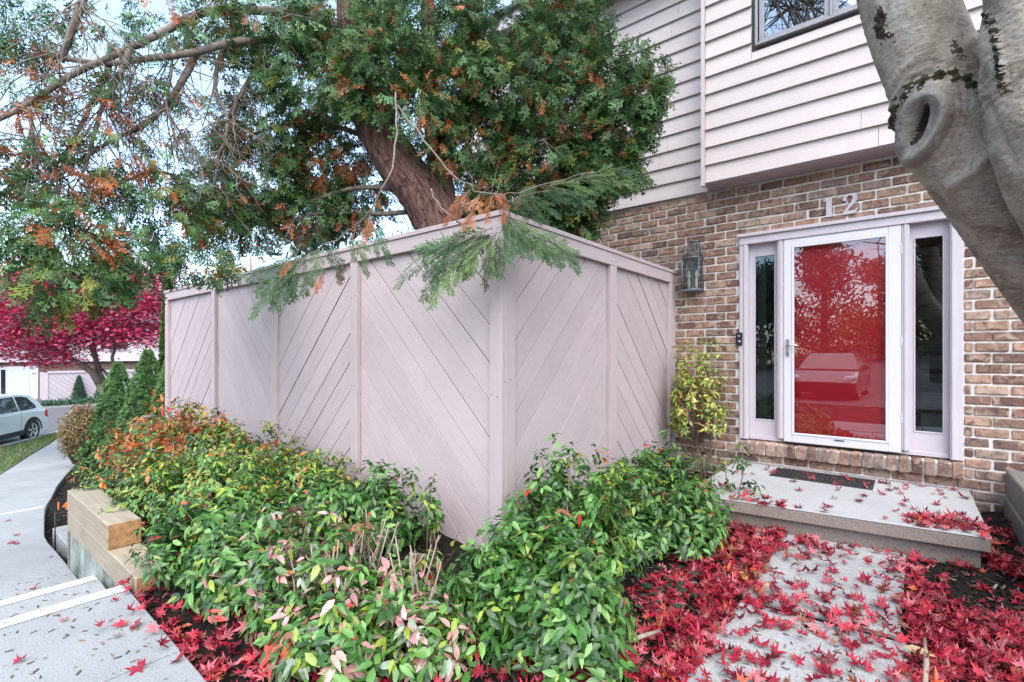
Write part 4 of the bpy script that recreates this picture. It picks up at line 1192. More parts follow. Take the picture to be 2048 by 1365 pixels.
LIMBS = [
 ([(700, 60, 4.75), (560, 20, 4.6), (410, 15, 4.4), (330, 60, 4.2), (240, 100, 4.0), (150, 135, 3.85), (60, 195, 3.7), (-30, 245, 3.6)], 9, 5),
 ([(720, 130, 4.7), (600, 80, 4.6), (480, 80, 4.4), (380, 110, 4.2), (280, 118, 4.05), (200, 130, 3.95), (120, 112, 3.85), (40, 104, 3.8)], 9, 4),
 ([(175, -30, 3.6), (160, 10, 3.6), (140, 62, 3.6), (118, 122, 3.65)], 8, 6),
 ([(395, 105, 4.3), (372, 150, 4.25), (345, 195, 4.2), (300, 245, 4.15), (250, 270, 4.1), (180, 310, 4.0), (105, 350, 3.9)], 7, 2.5),
 ([(260, 100, 4.0), (232, 160, 3.95), (205, 200, 3.95), (185, 260, 3.9), (170, 330, 3.85), (150, 360, 3.8)], 6, 2),
 ([(225, 90, 4.0), (215, 150, 4.0), (190, 190, 4.0), (172, 240, 3.95), (130, 300, 3.9), (100, 345, 3.9)], 6, 2),
 ([(60, 215, 3.7), (66, 260, 3.7), (76, 310, 3.7), (80, 350, 3.7)], 4, 2),
 ([(470, 60, 4.5), (440, 110, 4.5), (425, 180, 4.45), (460, 240, 4.4), (445, 300, 4.4), (430, 330, 4.4)], 5, 2),
 ([(505, 150, 4.6), (480, 190, 4.55), (465, 220, 4.5), (455, 270, 4.5), (440, 320, 4.5)], 5, 2),
 ([(790, 300, 4.7), (700, 260, 4.8), (620, 245, 4.9), (540, 255, 4.95), (470, 290, 5.0)], 6, 2),
 ([(820, 380, 4.7), (720, 370, 4.85), (630, 400, 4.95), (540, 425, 5.0), (460, 430, 5.05)], 6, 2),
 ([(850, 420, 4.7), (760, 430, 4.9), (660, 425, 5.0), (560, 450, 5.1)], 6, 2),
 ([(845, 230, 4.75), (920, 190, 4.7), (1010, 150, 4.65), (1110, 120, 4.6), (1180, 100, 4.55)], 7, 2),
 ([(870, 330, 4.72), (960, 310, 4.65), (1060, 290, 4.6), (1160, 260, 4.5), (1250, 210, 4.4), (1300, 170, 4.35)], 7, 2),
 ([(880, 400, 4.7), (980, 390, 4.7), (1080, 380, 4.7), (1180, 340, 4.6), (1250, 300, 4.5)], 6, 2),
 ([(330, 60, 4.2), (350, 130, 4.15), (330, 200, 4.1), (345, 260, 4.1), (355, 300, 4.1)], 3, 1.5),
 ([(420, 420, 4.5), (360, 350, 4.4), (300, 340, 4.3), (200, 380, 4.0), (120, 430, 3.8)], 4, 2),
]
for pts, r0, r1 in LIMBS:
    W = upath(pts); rr = np.linspace(r0, r1, len(W)) * np.array([p[2] for p in pts]) / FPX
    W = np.array(W); tt = np.linspace(0, len(W) - 1, len(W) * 4); Wd = np.stack([np.interp(tt, range(len(W)), W[:, k]) for k in range(3)], -1)
    for _ in range(4): Wd[1:-1] = (Wd[:-2] + 2 * Wd[1:-1] + Wd[2:]) / 4
    Wd += np.cumsum(RNG.normal(0, .0035, Wd.shape), 0) * 0.6
    MB().tube(Wd, np.interp(tt, range(len(rr)), rr), 8, .15).build('limb', M['branch'], cedar)
tw_ = MB()
def twig(p, d, L, r, lev=0):
    pts = [np.array(p)]; d = np.array(d, float)
    for k in range(4):
        d = unit(d + RNG.normal(0, .25, 3) + np.array((0, 0, -.08))); pts.append(pts[-1] + d * L / 4)
    tw_.tube(pts, np.linspace(r, r * .4, 5), 4, 0, False)
    if lev < 1:
        for k in (1, 2, 3):
            twig(pts[k], unit(d + RNG.normal(0, .7, 3)), L * .55, r * .55, lev + 1)
for pts, r0, r1 in LIMBS:
    for _ in range(20 if pts[-1][0] < 450 else 8):
        k = random.random() * (len(pts) - 1); i = int(k); a, b = np.array(P(*pts[i])), np.array(P(*pts[i + 1]))
        p = a + (b - a) * (k - i)
        twig(p, unit(np.array((random.gauss(0, .6), random.gauss(0, .6), -.7))), random.uniform(.3, .8), .006)
for pth in ([(791, 185), (797, 264), (782, 352), (738, 431), (690, 470), (650, 492), (600, 520)], [(795, 211), (839, 264), (887, 334), (931, 378), (993, 391), (1040, 385), (1120, 355), (1200, 345)], [(993, 391), (1010, 415), (1030, 440), (1080, 475), (1140, 505)], [(860, 380), (880, 420), (930, 450), (960, 470), (900, 500), (850, 530)]):
    W = np.array([P(u, v, 3.15 + .9 * max(0, (330 - v)) / 330 + (0 if u > 700 else .25)) for u, v in pth])
    tt = np.linspace(0, len(W) - 1, 24); Wd = np.stack([np.interp(tt, range(len(W)), W[:, k]) for k in range(3)], -1)
    for _ in range(3): Wd[1:-1] = (Wd[:-2] + 2 * Wd[1:-1] + Wd[2:]) / 4
    tw_.tube(Wd + RNG.normal(0, .006, Wd.shape), np.linspace(.007, .003, 24), 6, .2)
tag(tw_.build('twigs', M['branch'], cedar), kind='stuff')

CL = [  # u, v, Z, ru, rv, n, brown share
 (730, 190, 4.25, 60, 40, 70, .2), (840, 220, 4.25, 60, 60, 90, .2), (880, 290, 4.4, 40, 60, 60, .3), (700, 300, 4.9, 50, 60, 110, .3), (720, 400, 5.0, 60, 60, 130, .3),
 (545, 50, 4.6, 120, 80, 330, .15), (690, 40, 4.85, 130, 80, 400, .10), (860, 50, 4.6, 130, 90, 460, .12), (1010, 50, 4.7, 130, 90, 440, .15), (1115, 70, 4.8, 85, 100, 320, .10),
 (620, 160, 4.7, 110, 80, 330, .18), (545, 250, 4.9, 100, 90, 340, .25), (520, 335, 5.0, 120, 80, 380, .25), (640, 330, 5.1, 80, 90, 300, .3), (620, 420, 5.1, 110, 50, 280, .3), (480, 440, 5.0, 90, 60, 240, .2),
 (770, 110, 4.35, 90, 60, 260, .1), (690, 170, 4.4, 60, 50, 120, .15), (910, 170, 4.5, 110, 80, 380, .15), (1030, 180, 4.6, 120, 90, 420, .22), (1130, 220, 4.7, 100, 100, 380, .15), (960, 280, 4.75, 90, 80, 340, .2), (1090, 320, 4.7, 110, 80, 400, .2),
 (1040, 405, 4.85, 120, 60, 360, .2), (1150, 390, 4.75, 70, 65, 300, .15), (1120, 440, 4.85, 80, 45, 220, .15), (1040, 450, 4.9, 60, 35, 120, .2), (1190, 300, 4.6, 70, 70, 230, .15), (960, 420, 5.0, 70, 45, 160, .3),
 (1245, 250, 4.4, 62, 62, 230, .12), (1290, 190, 4.35, 42, 42, 120, .1), (1270, 118, 4.35, 22, 26, 55, .0), (1318, 150, 4.35, 18, 26, 34, 0), (1200, 160, 4.5, 55, 80, 220, .1), (1235, 345, 4.45, 50, 40, 120, .1), (1190, 60, 4.6, 30, 60, 90, .05),
 (430, 390, 4.6, 80, 60, 230, .25), (340, 440, 4.2, 90, 80, 300, .15), (280, 520, 4.0, 70, 60, 190, .08), (150, 470, 3.65, 95, 80, 300, .25), (55, 440, 3.6, 75, 90, 230, .2), (115, 560, 3.5, 80, 55, 220, .05), (205, 560, 3.7, 50, 55, 110, .05), (80, 622, 3.45, 40, 25, 40, .0), (400, 520, 4.2, 70, 40, 130, .1),
 (35, 50, 3.8, 85, 70, 260, 0), (70, 160, 3.8, 100, 60, 130, .4), (230, 50, 4.0, 70, 50, 70, .1), (330, 45, 4.2, 70, 50, 90, .3), (270, 175, 4.0, 50, 40, 55, .1), (180, 225, 3.9, 60, 40, 60, .6), (330, 160, 4.2, 70, 50, 90, .2), (430, 60, 4.45, 80, 60, 200, .15), (60, 270, 3.7, 80, 60, 110, .35), (230, 290, 4.0, 100, 60, 120, .3), (390, 250, 4.4, 50, 70, 70, .1), (120, 360, 3.8, 110, 50, 150, .4), (290, 380, 4.1, 90, 50, 140, .3), (20, 350, 3.7, 60, 60, 100, .3),
]
def sprays_for(clumps, size=(.10, .18)):
    loc, d, col, sc = [], [], [], []
    for (u, v, Z, ru, rv, n, bf) in clumps:
        n = int(n * (1.4 if u > 450 else (.62 if v > 430 else (.85 if v > 350 else .62))))
        c = P(u, v, Z); q_ = rand_unit(n) * (RNG.uniform(.15, 1, n) ** .5)[:, None]
        off = q_[:, :1] * ru * Z / FPX * RTV + q_[:, 1:2] * rv * Z / FPX * np.array((0, 0, 1)) + q_[:, 2:3] * (.75 * ru * Z / FPX) * FWV
        loc.append(c + off); d.append(unit(unit(off) * .8 + rand_unit(n) * .5 + np.array((0, 0, -.55))))
        k = 5                                   # browning comes in patches
        bc = rand_unit(k) * .7
        near = np.min(np.linalg.norm(q_[:, None] - bc[None], axis=-1), 1) < .30 + .5 * bf
        pb_ = np.where(near, min(1, bf * 2.6), bf * .35)
        isb = RNG.uniform(0, 1, n) < pb_
        cc = pick(CG, n); cb = pick(CBR, n); cc[isb] = cb[isb]
        col.append(cc); sc.append(RNG.uniform(*size, n))
    return np.concatenate(loc), np.concatenate(d), np.concatenate(col), np.concatenate(sc)
loc, d, col, sc = sprays_for(CL)
nrm = unit(rand_unit(len(loc)) * .8 + np.array((0, 0, .5)) - FWV * .5)
parts_ = np.arange(len(loc)) % 3
isb = col[:, 0] > col[:, 1] * 1.25
T, TF = SPRAYS[0]
print('sprays', len(loc), 'quads', len(TF))
tag(link('crown', scatter_mesh('crown', T, TF, loc[~isb], d[~isb], nrm[~isb], sc[~isb], col[~isb]), M['needle'], cedar), kind='stuff')
T, TF = SPRAYS[1]
tag(link('browned_crown', scatter_mesh('browned_crown', T, TF, loc[isb], d[isb], nrm[isb], sc[isb], col[isb]), M['needle'], cedar), 'rust brown dying sprays', kind='stuff')
# single hanging sprays in front of the fence corner
big_spray = []
for s in range(3):
    T, TF = fan_spray(20 + s, 8, (.35, .6, .85), .75); me = big_mesh('hanging_spray', T * np.array((1, .8, 1)), TF, None); me.materials.append(M['needle_obj']); big_spray.append(me)
def hang(u, v, u2, v2, Z, k, brown=False, width=1):
    a = P(u, v, Z); b = P(u2, v2, Z - .04)
    col_ = pick(CBR if brown else [(2, (0.05, 0.115, 0.045)), (2, (0.08, 0.165, 0.065)), (1, (0.12, 0.21, 0.06))], 1)[0]
    L = np.linalg.norm(b - a)
    side = np.cross(unit(b - a), -FWV)
    tw_h.tube([a, (a + b) / 2 + np.array((0, 0, .012)), a + (b - a) * .8], [.003, .0025, .0015], 4)
    for _k, (t0, ang, ln) in enumerate(((0.02, .55, .42), (.12, -.6, .44), (.30, .5, .42), (.42, -.5, .40), (.55, .1, .5))):
        o_ = a + (b - a) * t0; dd = unit(unit(b - a) + side * ang * random.uniform(.6, 1.2) + np.array((0, 0, -.25)) + rand_unit(1)[0] * .15)
        put_leaf('hanging_spray', big_spray[(k + _k) % 3], dd, -FWV * .8 + rand_unit(1)[0] * .6 + np.array((0, 0, .4)), L * ln * random.uniform(.8, 1.2), o_, col_ * random.uniform(.75, 1.25), cedar)
tw_h = MB()
for (u, v, u2, v2) in ((985, 455, 800, 548), (960, 470, 850, 590), (990, 470, 905, 560), (995, 465, 960, 575), (1000, 465, 1010, 548), (930, 480, 800, 520), (900, 500, 845, 560), (880, 515, 852, 596), (965, 480, 880, 530), (985, 480, 985, 560), (940, 465, 870, 500)):
    hang(u, v, u2, v2, 3.12, random.randrange(3))
for (u, v, u2, v2) in ((1005, 425, 1080, 520), (1015, 430, 1110, 500), (1040, 450, 1140, 530), (1080, 470, 1162, 525), (1020, 440, 1050, 520), (1100, 480, 1165, 540), (1010, 435, 1030, 525), (1060, 462, 1105, 530)):
    hang(u, v, u2, v2, 3.1, random.randrange(3))
for (u, v, u2, v2) in ((1020, 400, 1140, 375), (1080, 375, 1190, 365), (1140, 360, 1255, 350), (1180, 348, 1262, 338), (1040, 390, 1130, 420), (1100, 375, 1190, 400), (1150, 362, 1240, 372), (1010, 400, 1090, 430)):
    hang(u, v, u2, v2, 3.2, random.randrange(3))
for (u, v, u2, v2) in ((620, 505, 540, 610), (600, 515, 500, 632), (590, 520, 480, 560), (640, 495, 610, 590), (570, 530, 575, 600), (660, 490, 680, 560), (700, 470, 740, 540), (740, 440, 780, 530)):
    hang(u, v, u2, v2, 3.6 if u < 660 else 3.4, random.randrange(3))
for (u, v, u2, v2) in ((940, 380, 890, 450), (960, 390, 925, 465), (985, 392, 970, 440), (1000, 395, 1010, 440), (930, 385, 900, 420), (990, 385, 1020, 410), (740, 430, 730, 490), (690, 520, 675, 570), (645, 545, 632, 590), (580, 520, 560, 550)):
    hang(u, v, u2, v2, 3.1 if u > 720 else 3.5, random.randrange(3), True)

tag(tw_h.build('spray_twigs', M['branch'], cedar), kind='stuff')
# ================================================================== FOREGROUND MAPLE (grey trunk)
mb_base = np.array((1.18, 3.52, -.15))
maple = empty('maple_tree', tuple(mb_base), 'smooth grey barked maple leaning across the upper right corner', 'tree')
def seg_dist(U, Vv, pts):
    best = np.full(U.shape, 1e9)
    for (a0, b0), (a1, b1) in zip(pts[:-1], pts[1:]):
        dx, dy = a1 - a0, b1 - b0; t_ = np.clip(((U - a0) * dx + (Vv - b0) * dy) / (dx * dx + dy * dy), 0, 1)
        best = np.minimum(best, np.hypot(U - a0 - t_ * dx, Vv - b0 - t_ * dy))
    return best
def grown_trunk(path, rad, name, parent, seed, nr=330, n=150, knot=None, ridges=(), folds=()):
    """trunk with its scars grown into the surface: displaced mesh, scar faces in their own bark"""
    rr = np.random.default_rng(seed); path = np.array(path, float); tt = np.linspace(0, len(path) - 1, nr)
    Q = np.stack([np.interp(tt, range(len(path)), path[:, k]) for k in range(3)], -1)
    for _ in range(120): Q[1:-1] = (Q[:-2] + 2 * Q[1:-1] + Q[2:]) / 4
    rd = np.interp(tt, range(len(rad)), rad)
    for _ in range(60): rd[1:-1] = (rd[:-2] + 2 * rd[1:-1] + rd[2:]) / 4
    T_ = unit(np.gradient(Q, axis=0)); E1 = np.zeros_like(Q); nrm = unit(np.cross(T_[0], (0.2, 1, 0)))
    for i in range(nr): nrm = unit(nrm - T_[i] * np.dot(nrm, T_[i])); E1[i] = nrm
    E2 = np.cross(T_, E1); a = np.linspace(0, 2 * math.pi, n, endpoint=False)
    D = np.cos(a)[None, :, None] * E1[:, None] + np.sin(a)[None, :, None] * E2[:, None]
    I, A_ = np.meshgrid(np.arange(nr) / nr * 90, a, indexing='ij'); q_ = np.zeros_like(I)
    for k in range(14):
        q_ += rr.uniform(.2, .8) / 4 * np.sin(int(rr.integers(1, 7)) * A_ + rr.uniform(.04, .6) * I + rr.uniform(0, 6.28))
    V = Q[:, None] + D * (rd[:, None] * (1 + .05 * q_))[..., None]
    def proj(V):
        d_ = V - np.array((0, 0, EYE)); Z_ = d_ @ FWV; return CXP + FPX * (d_ @ RTV) / Z_, HYP - FPX * d_[..., 2] / Z_
    U, Vv = proj(V); face = np.einsum('ijk,ijk->ij', D, unit(np.array((0, 0, EYE)) - V)) > -.1
    disp = np.zeros_like(U); mat_ = np.zeros(U.shape, int); rough = rr.normal(0, 1, U.shape)
    if knot:
        ku, kv, kw, kh, tilt = knot; cu, cv = U - ku, Vv - kv; c_, s_ = math.cos(tilt), math.sin(tilt)
        x_ = (cu * c_ + cv * s_) / kw; y_ = (-cu * s_ + cv * c_) / kh; x_ = x_ + .18 * y_ * y_ - .10
        rho = np.hypot(x_, y_) * (1 + .07 * np.sin(3 * np.arctan2(y_, x_) + 1)); ang = np.arctan2(y_, x_)
        lip = (.034 + .014 * np.cos(ang)) * np.exp(-((rho - .80) / .26) ** 2)
        slit = np.hypot((x_ + .12) / .19, y_ / .60)
        disp += np.where(face, lip + .012 * np.exp(-(rho / 1.5) ** 2) - .05 * np.exp(-slit ** 2) + .0035 * np.sin(rho * 19 + ang) * np.exp(-((rho - 1.45) / .5) ** 2) + .0012 * np.sin(ang * 31) * np.exp(-((rho - .8) / .3) ** 2), 0)
        mat_[face & (rho < 1.12)] = 1; mat_[face & (slit < .95)] = 2
    for pts, w_, h_ in ridges:
        dd = seg_dist(U, Vv, pts) + 3.0 * rough + 4 * np.sin(U * .21) + 3 * np.sin(Vv * .33 + U * .1)
        m_ = face & (dd < w_); disp += np.where(m_, h_ * np.clip(1 - dd / w_, 0, 1) ** .5 * (1 + .5 * rough), 0); mat_[m_] = 2
    for pts, w_, h_ in folds:
        dd = seg_dist(U, Vv, pts); disp += np.where(face, h_ * np.exp(-(dd / w_) ** 2), 0)
    disp += .0008 * rough
    V = V + D * disp[..., None]
    i, j = np.meshgrid(np.arange(nr - 1), np.arange(n), indexing='ij'); i, j = i.ravel(), j.ravel(); j2 = (j + 1) % n
    me = big_mesh(name, V.reshape(-1, 3), np.stack([i * n + j, i * n + j2, (i + 1) * n + j2, (i + 1) * n + j], -1), None, True)
    for m_ in ('maple_bark', 'callus', 'wound'): me.materials.append(M[m_])
    me.polygons.foreach_set('material_index', mat_[i, j].astype(np.int32)); me.update()
    return link(name, me, None, parent)
grown_trunk([P(1730, -420, 1.7), P(1775, -160, 1.75), P(1808, 0, 1.75), P(1849, 110, 1.75), P(1886, 200, 1.75), P(1930, 300, 1.75), P(2000, 400, 1.78), P(2090, 520, 1.82), P(2220, 700, 1.9), P(2350, 900, 1.95), P(2480, 1100, 2.0), (1.15, 3.5, .2), (1.18, 3.52, -.2)],
            [.10, .122, .129, .133, .142, .147, .147, .152, .165, .19, .23, .31, .44], 'trunk', maple, 3, knot=(1846, 246, 44, 76, .30),
            ridges=[([(1788, 262), (1795, 215), (1818, 176), (1860, 152), (1905, 146), (1942, 162), (1964, 182)], 8, .010), ([(1766, 22), (1760, 44), (1764, 62), (1772, 70)], 11, .008), ([(1915, 95), (1922, 108)], 8, .006)],
            folds=[([(1905, 205), (1955, 240), (1985, 262)], 7, .007), ([(1900, 225), (1950, 262), (1985, 290)], 6, .006), ([(1985, 300), (1950, 340), (1900, 372)], 12, .014), ([(1880, 140), (1930, 95), (1960, 70)], 9, .005)])
grown_trunk([P(2050, -420, 1.35), P(2072, -120, 1.42), P(2074, 0, 1.45), P(2066, 110, 1.46), P(2068, 200, 1.47), P(2100, 310, 1.5), P(2160, 430, 1.55), P(2230, 560, 1.65), P(2300, 760, 1.85)],
            [.10, .114, .118, .118, .12, .126, .135, .145, .14], 'second_trunk', maple, 9,
            ridges=[([(1978, 30), (1986, 62), (1996, 100), (2004, 145), (2012, 178)], 8, .010)], folds=[([(1975, 205), (1998, 260), (2030, 330)], 8, -.008)])
# crown high over the frame, where the leaves fall from
cr = []
for k in range(20):
    a = random.uniform(0, 6.28) if k < 11 else random.uniform(2.6, 4.2); L = random.uniform(1.2, 2.6)
    p0 = np.array(P(1730, -420, 1.7)) if k % 2 else np.array(P(2050, -420, 1.35))
    p1 = p0 + np.array((math.cos(a) * L * .4, math.sin(a) * L * .4, 1.0)); p2 = p0 + np.array((math.cos(a) * L, math.sin(a) * L, 1.5 + random.uniform(0, 1.2) + (1.6 if k >= 11 else 0)))
    MB().tube([p0, p1, p2], [.07, .045, .015], 7).build('limb', M['maple_bark'], maple)
    cr.append(p2)
for k, p2 in enumerate(list(cr)):
    m_ = MB()
    for _ in range(9):
        s0 = np.array(p2); d_ = unit(rand_unit(1)[0] + np.array((0, -.1, .7))); L_ = random.uniform(.6, 1.4); e0 = s0 + d_ * L_; m_.tube([s0, (s0 + e0) / 2 + rand_unit(1)[0] * .06, e0], [.014, .010, .005], 5)
        for _2 in range(5):
            s1 = s0 + (e0 - s0) * random.uniform(.3, 1); e1 = s1 + unit(rand_unit(1)[0] + d_ * .8) * random.uniform(.25, .6); m_.tube([s1, (s1 + e1) / 2 + rand_unit(1)[0] * .03, e1], [.005, .004, .002], 4)
    tag(m_.build('twigs', M['branch'], maple), kind='stuff')
n = 60
q_ = np.array(cr)[RNG.integers(0, len(cr), n)] + RNG.normal(0, .55, (n, 3))
REDS = [(3, (0.30, 0.012, 0.032)), (3, (0.40, 0.026, 0.045)), (2.4, (0.17, 0.008, 0.024)), (1.6, (0.46, 0.12, 0.14)), (.25, (0.50, 0.10, 0.04)), (.6, (0.22, 0.085, 0.05))]
tag(link('crown', scatter_mesh('crown', *STARS[0], q_, rand_unit(n), unit(rand_unit(n) + (0, 0, 1.2)), RNG.uniform(.07, .11, n), pick(REDS, n)), M['fallen'], maple), kind='stuff')

# ================================================================== FALLEN LEAVES
star_me = []
for T, TF in STARS:
    me = big_mesh('fallen_maple_leaf', T, TF, None, True); me.materials.append(M['fallen_obj']); star_me.append(me)
def on_slab(x, y):
    return (-.82 < x < .03) and (.86 < y < 4.3)
def surf(x, y):
    if -1.46 < x < .41 and y > 4.13 + (x + 1.46) * .115 and y < 5.72: return .212
    if on_slab(x, y): return .014
    if y < yr(x) and x > -24: return walk_z(x) + .003
    return gz(x, y) + .012
FL = []      # x, y, zone
def zone(n, f, z):
    k = 0
    while k < n:
        p = f()
        if p is None: continue
        FL.append((p[0], p[1], z)); k += 1
def reg_right():
    x, y = random.uniform(.02, 1.3), random.uniform(1.6, 4.6)
    if math.hypot((x - .32) / .26, (y - 4.02) / .38) < 1 and random.random() < .85: return None      # bare dark mulch
    if y > 3.6 and random.random() < .35: return None
    if x > .75 and random.random() < .7: return None
    return x, y
def reg_left():
    y = random.uniform(1.5, 4.25); xl = -1.45 + (y - 1.5) * .12
    x = xl + (-.72 - xl) * random.random() ** .6
    return x, y
def reg_slab():
    x, y = random.uniform(-.85, .05), random.uniform(1.5, 4.28)
    dens = .30 + .7 * math.exp(-((y - 3.0) / .22) ** 2) + .4 * math.exp(-((y - 4.1) / .16) ** 2) * (x < -.3) + .45 * math.exp(-((y - 2.2) / .3) ** 2) * math.exp(-((x + .55) / .3) ** 2) + .35 * (x > -.12)
    return (x, y) if random.random() < dens else None
def reg_porch():
    x, y = random.uniform(-1.35, .38), random.uniform(4.2, 5.65)
    dens = .18 + .8 * math.exp(-((x - .1) / .3) ** 2 - ((y - 4.75) / .25) ** 2) + .3 * (y > 5.2)
    if y < 4.16 + (x + 1.46) * .115: return None
    return (x, y) if random.random() < dens else None
def reg_land():
    x = random.uniform(-3.7, -1.9); y = .92 + random.gauss(0, .13)
    if y < .8 and random.random() < .6: return None
    return x, y
def reg_open(): return random.uniform(-3.5, -1.6), random.uniform(.1, .75)
def reg_bed(): return random.uniform(-3.0, -.9), random.uniform(.85, 1.9)
def reg_gap(): return random.uniform(.45, .62), random.uniform(4.3, 5.5)
zone(2600, reg_right, 'right'); zone(1250, reg_left, 'left'); zone(600, reg_slab, 'slab'); zone(80, reg_porch, 'porch'); zone(230, reg_land, 'edge'); zone(14, reg_open, 'landing'); zone(420, reg_bed, 'bed'); zone(26, reg_gap, 'right')
zone(260, lambda: (random.uniform(-3.5, 2), random.uniform(-4.6, -.7)), 'verge')
zone(26, lambda: (random.uniform(-14, -4.2), random.uniform(-.2, 1.0)), 'walk')
N = len(FL)
GRP = {'porch': 'maple leaves fallen on the porch', 'slab': 'maple leaves fallen on the stepping slabs', 'right': 'maple leaves on the mulch right of the path', 'left': 'maple leaves between the shrubs and the path', 'landing': 'maple leaves on the walkway landing', 'edge': 'maple leaves along the walkway edge'}
def leaf_label(zn, x, y, s, c, var):
    size = 'small' if s < .062 else ('large' if s > .088 else 'middling')
    hue = 'orange red' if c[1] > .3 * c[0] and c[2] < .6 * c[1] else ('pale pinkish' if c[1] > .17 * c[0] else ('dark wine red' if c[0] < .22 else ('bright scarlet' if c[0] > .40 else 'crimson')))
    shp = ('flat', 'curled', 'cupped', 'crumpled', 'folded')[var]
    if zn == 'porch':
        if -1.04 < x < -.235 and 5.2 < y < 5.63: w_ = 'on the doormat'
        else: w_ = ('by the porch front edge' if y < 4.6 else 'against the porch back' if y > 5.2 else 'mid porch') + (' on the shrub side' if x < -.9 else ' before the storm door' if x < -.2 else ' toward the open end')
    elif zn == 'slab': w_ = ('on the slab touching the porch' if y > 3.6 else 'at the slab joint' if y > 2.7 else 'on the front slab') + (' near its left edge' if x < -.5 else ' near its right edge' if x > -.25 else ' in the middle')
    elif zn == 'right': w_ = 'on the mulch right of the path, ' + ('near the porch corner' if y > 3.6 else 'beside the slab joint' if y > 2.9 else 'nearest the viewer')
    elif zn == 'left': w_ = 'under the green shrubs left of the path, ' + ('near the porch' if y > 3.2 else 'mid way' if y > 2.4 else 'in front')
    elif zn == 'landing': w_ = 'alone on the walkway landing'
    else: w_ = 'on the bed edge by the walkway, ' + ('near the timber end' if x < -3.0 else 'midway' if x < -2.4 else 'in front')
    return ' '.join(f'{size} {shp} {hue} maple leaf {w_}'.split()[:16])
quota = {'porch': 80, 'slab': 80, 'right': 60, 'left': 44, 'landing': 14, 'edge': 22}
order = sorted(range(N), key=lambda i: math.hypot(FL[i][0], FL[i][1]))
stl, stz, std, stn, sts, stc = [], [], [], [], [], []
cols = pick(REDS, N)
for i in order:
    x, y, zn = FL[i]
    flat = zn in ('porch', 'landing', 'walk')
    lay = 0 if flat else random.random() ** 2 * (.045 if zn != 'slab' else .03)
    s = random.choice((random.uniform(.045, .08), random.uniform(.06, .105)))
    z = surf(x, y) + .004 + lay
    a = random.uniform(0, 6.28); tl = .12 if flat else .38
    d_ = np.array((math.cos(a), math.sin(a), random.gauss(0, tl))); n_ = np.array((random.gauss(0, tl), random.gauss(0, tl), 1.0))
    u_ = (x * RTV[0] + y * RTV[1]); Zc = x * FWV[0] + y * FWV[1]
    seen = Zc > .5 and abs(u_ / Zc) < 1.04 and (EYE - z) / Zc * FPX + HYP < 1370
    if zn in quota and quota[zn] > 0 and seen:
        quota[zn] -= 1
        var = random.randrange(5)
        o = put_leaf('fallen_maple_leaf', star_me[var], d_, n_, s, (x, y, z + (.008 if not flat else .004)), cols[i], None)
        tag(o, leaf_label(zn, x, y, s, cols[i], var), 'leaf', GRP[zn])
    else:
        stl.append((x, y, z)); std.append(d_); stn.append(n_); sts.append(s); stc.append(cols[i])
parts_m = []
stl, std, stn, sts, stc = map(np.array, (stl, std, stn, sts, stc))
for k in range(1):
    o = link('leaf_litter', scatter_mesh('leaf_litter', STAR_ALL[RNG.integers(0, 7, len(stl))], STARS[0][1], stl, std, stn, sts, stc, True), M['fallen'])
    tag(o, 'carpet of red maple leaves over mulch and path edges', 'leaf litter', kind='stuff')
bl = put_leaf('fallen_leaf', leaf_me[2], (.3, .9, .25), (.2, -.5, 1), .19, (-1.58, 1.42, gz(-1.58, 1.42) + .05), (0.42, 0.17, 0.06), None)
tag(bl, 'large curled tan oval leaf on the bed below the green nandina', 'leaf')
for i, (x, y, s, lab) in enumerate(((-.62, 3.10, .11, 'pale tan oval leaf at the slab joint'), (-.80, 3.22, .13, 'golden oval leaf on the path left edge'), (-.02, 2.86, .12, 'beige oval leaf beside the right path edge'))):
    o = put_leaf('fallen_leaf', leaf_me[i % 3], (random.uniform(-1, 1), random.uniform(-1, 1), .1), (.2, -.2, 1), s, (x, y, .05), ((0.55, 0.40, 0.24), (0.50, 0.28, 0.08), (0.5, 0.36, 0.2))[i], None)
    tag(o, lab, 'leaf')
for i, (a, b, lab) in enumerate((((-1.02, 2.05, .06), (-.93, 2.28, .05), 'short broken stick left of the path among red leaves'), ((.05, 2.55, .04), (.06, 3.0, .05), 'thin grey stick lying along the right path edge'))):
    tag(MB().tube([a, tuple((p + q) / 2 + .006 for p, q in zip(a, b)), b], [.009, .01, .007], 7, .4).build('stick', M['dead_cane']), lab, 'stick')
# bark chips and needles
n = 7000
cx_ = np.where(RNG.uniform(0, 1, n) < .45, RNG.uniform(.02, 1.0, n), RNG.uniform(-4.0, -.8, n)); cy_ = np.where(cx_ > 0, RNG.uniform(1.8, 4.9, n), RNG.uniform(.86, 2.4, n))
k_ = n // 4; cx_[:k_] = RNG.uniform(-1.5, -.78, k_); cy_[:k_] = RNG.uniform(1.6, 4.2, k_)
k2_ = 1300; cx_[-k2_:] = RNG.uniform(-11.5, -5.7, k2_); cy_[-k2_:] = np.array([yr(x) for x in cx_[-k2_:]]) + .03 + RNG.uniform(0, .9, k2_) ** 1.5
cl_ = np.stack([cx_, cy_, ground_z(cx_, cy_) + RNG.uniform(.002, .02, n)], -1)
chip = (np.array([(-.5, -.14, 0), (.5, -.10, 0), (.55, .12, .05), (-.45, .16, .05)], float), [(0, 1, 2, 3)])
cc_ = pick([(5, (0.018, 0.014, 0.013)), (3, (0.045, 0.033, 0.027)), (1, (0.11, 0.085, 0.07)), (.25, (.26, .2, .16))], n)
tag(link('bark_mulch', scatter_mesh('bark_mulch', *chip, cl_, unit(rand_unit(n) * (1, 1, .3)), unit(rand_unit(n) * .5 + (0, 0, 1)), RNG.uniform(.02, .06, n), cc_), M['chips']), 'dark shredded bark mulch in the planting beds', 'mulch', kind='stuff')
n = 900
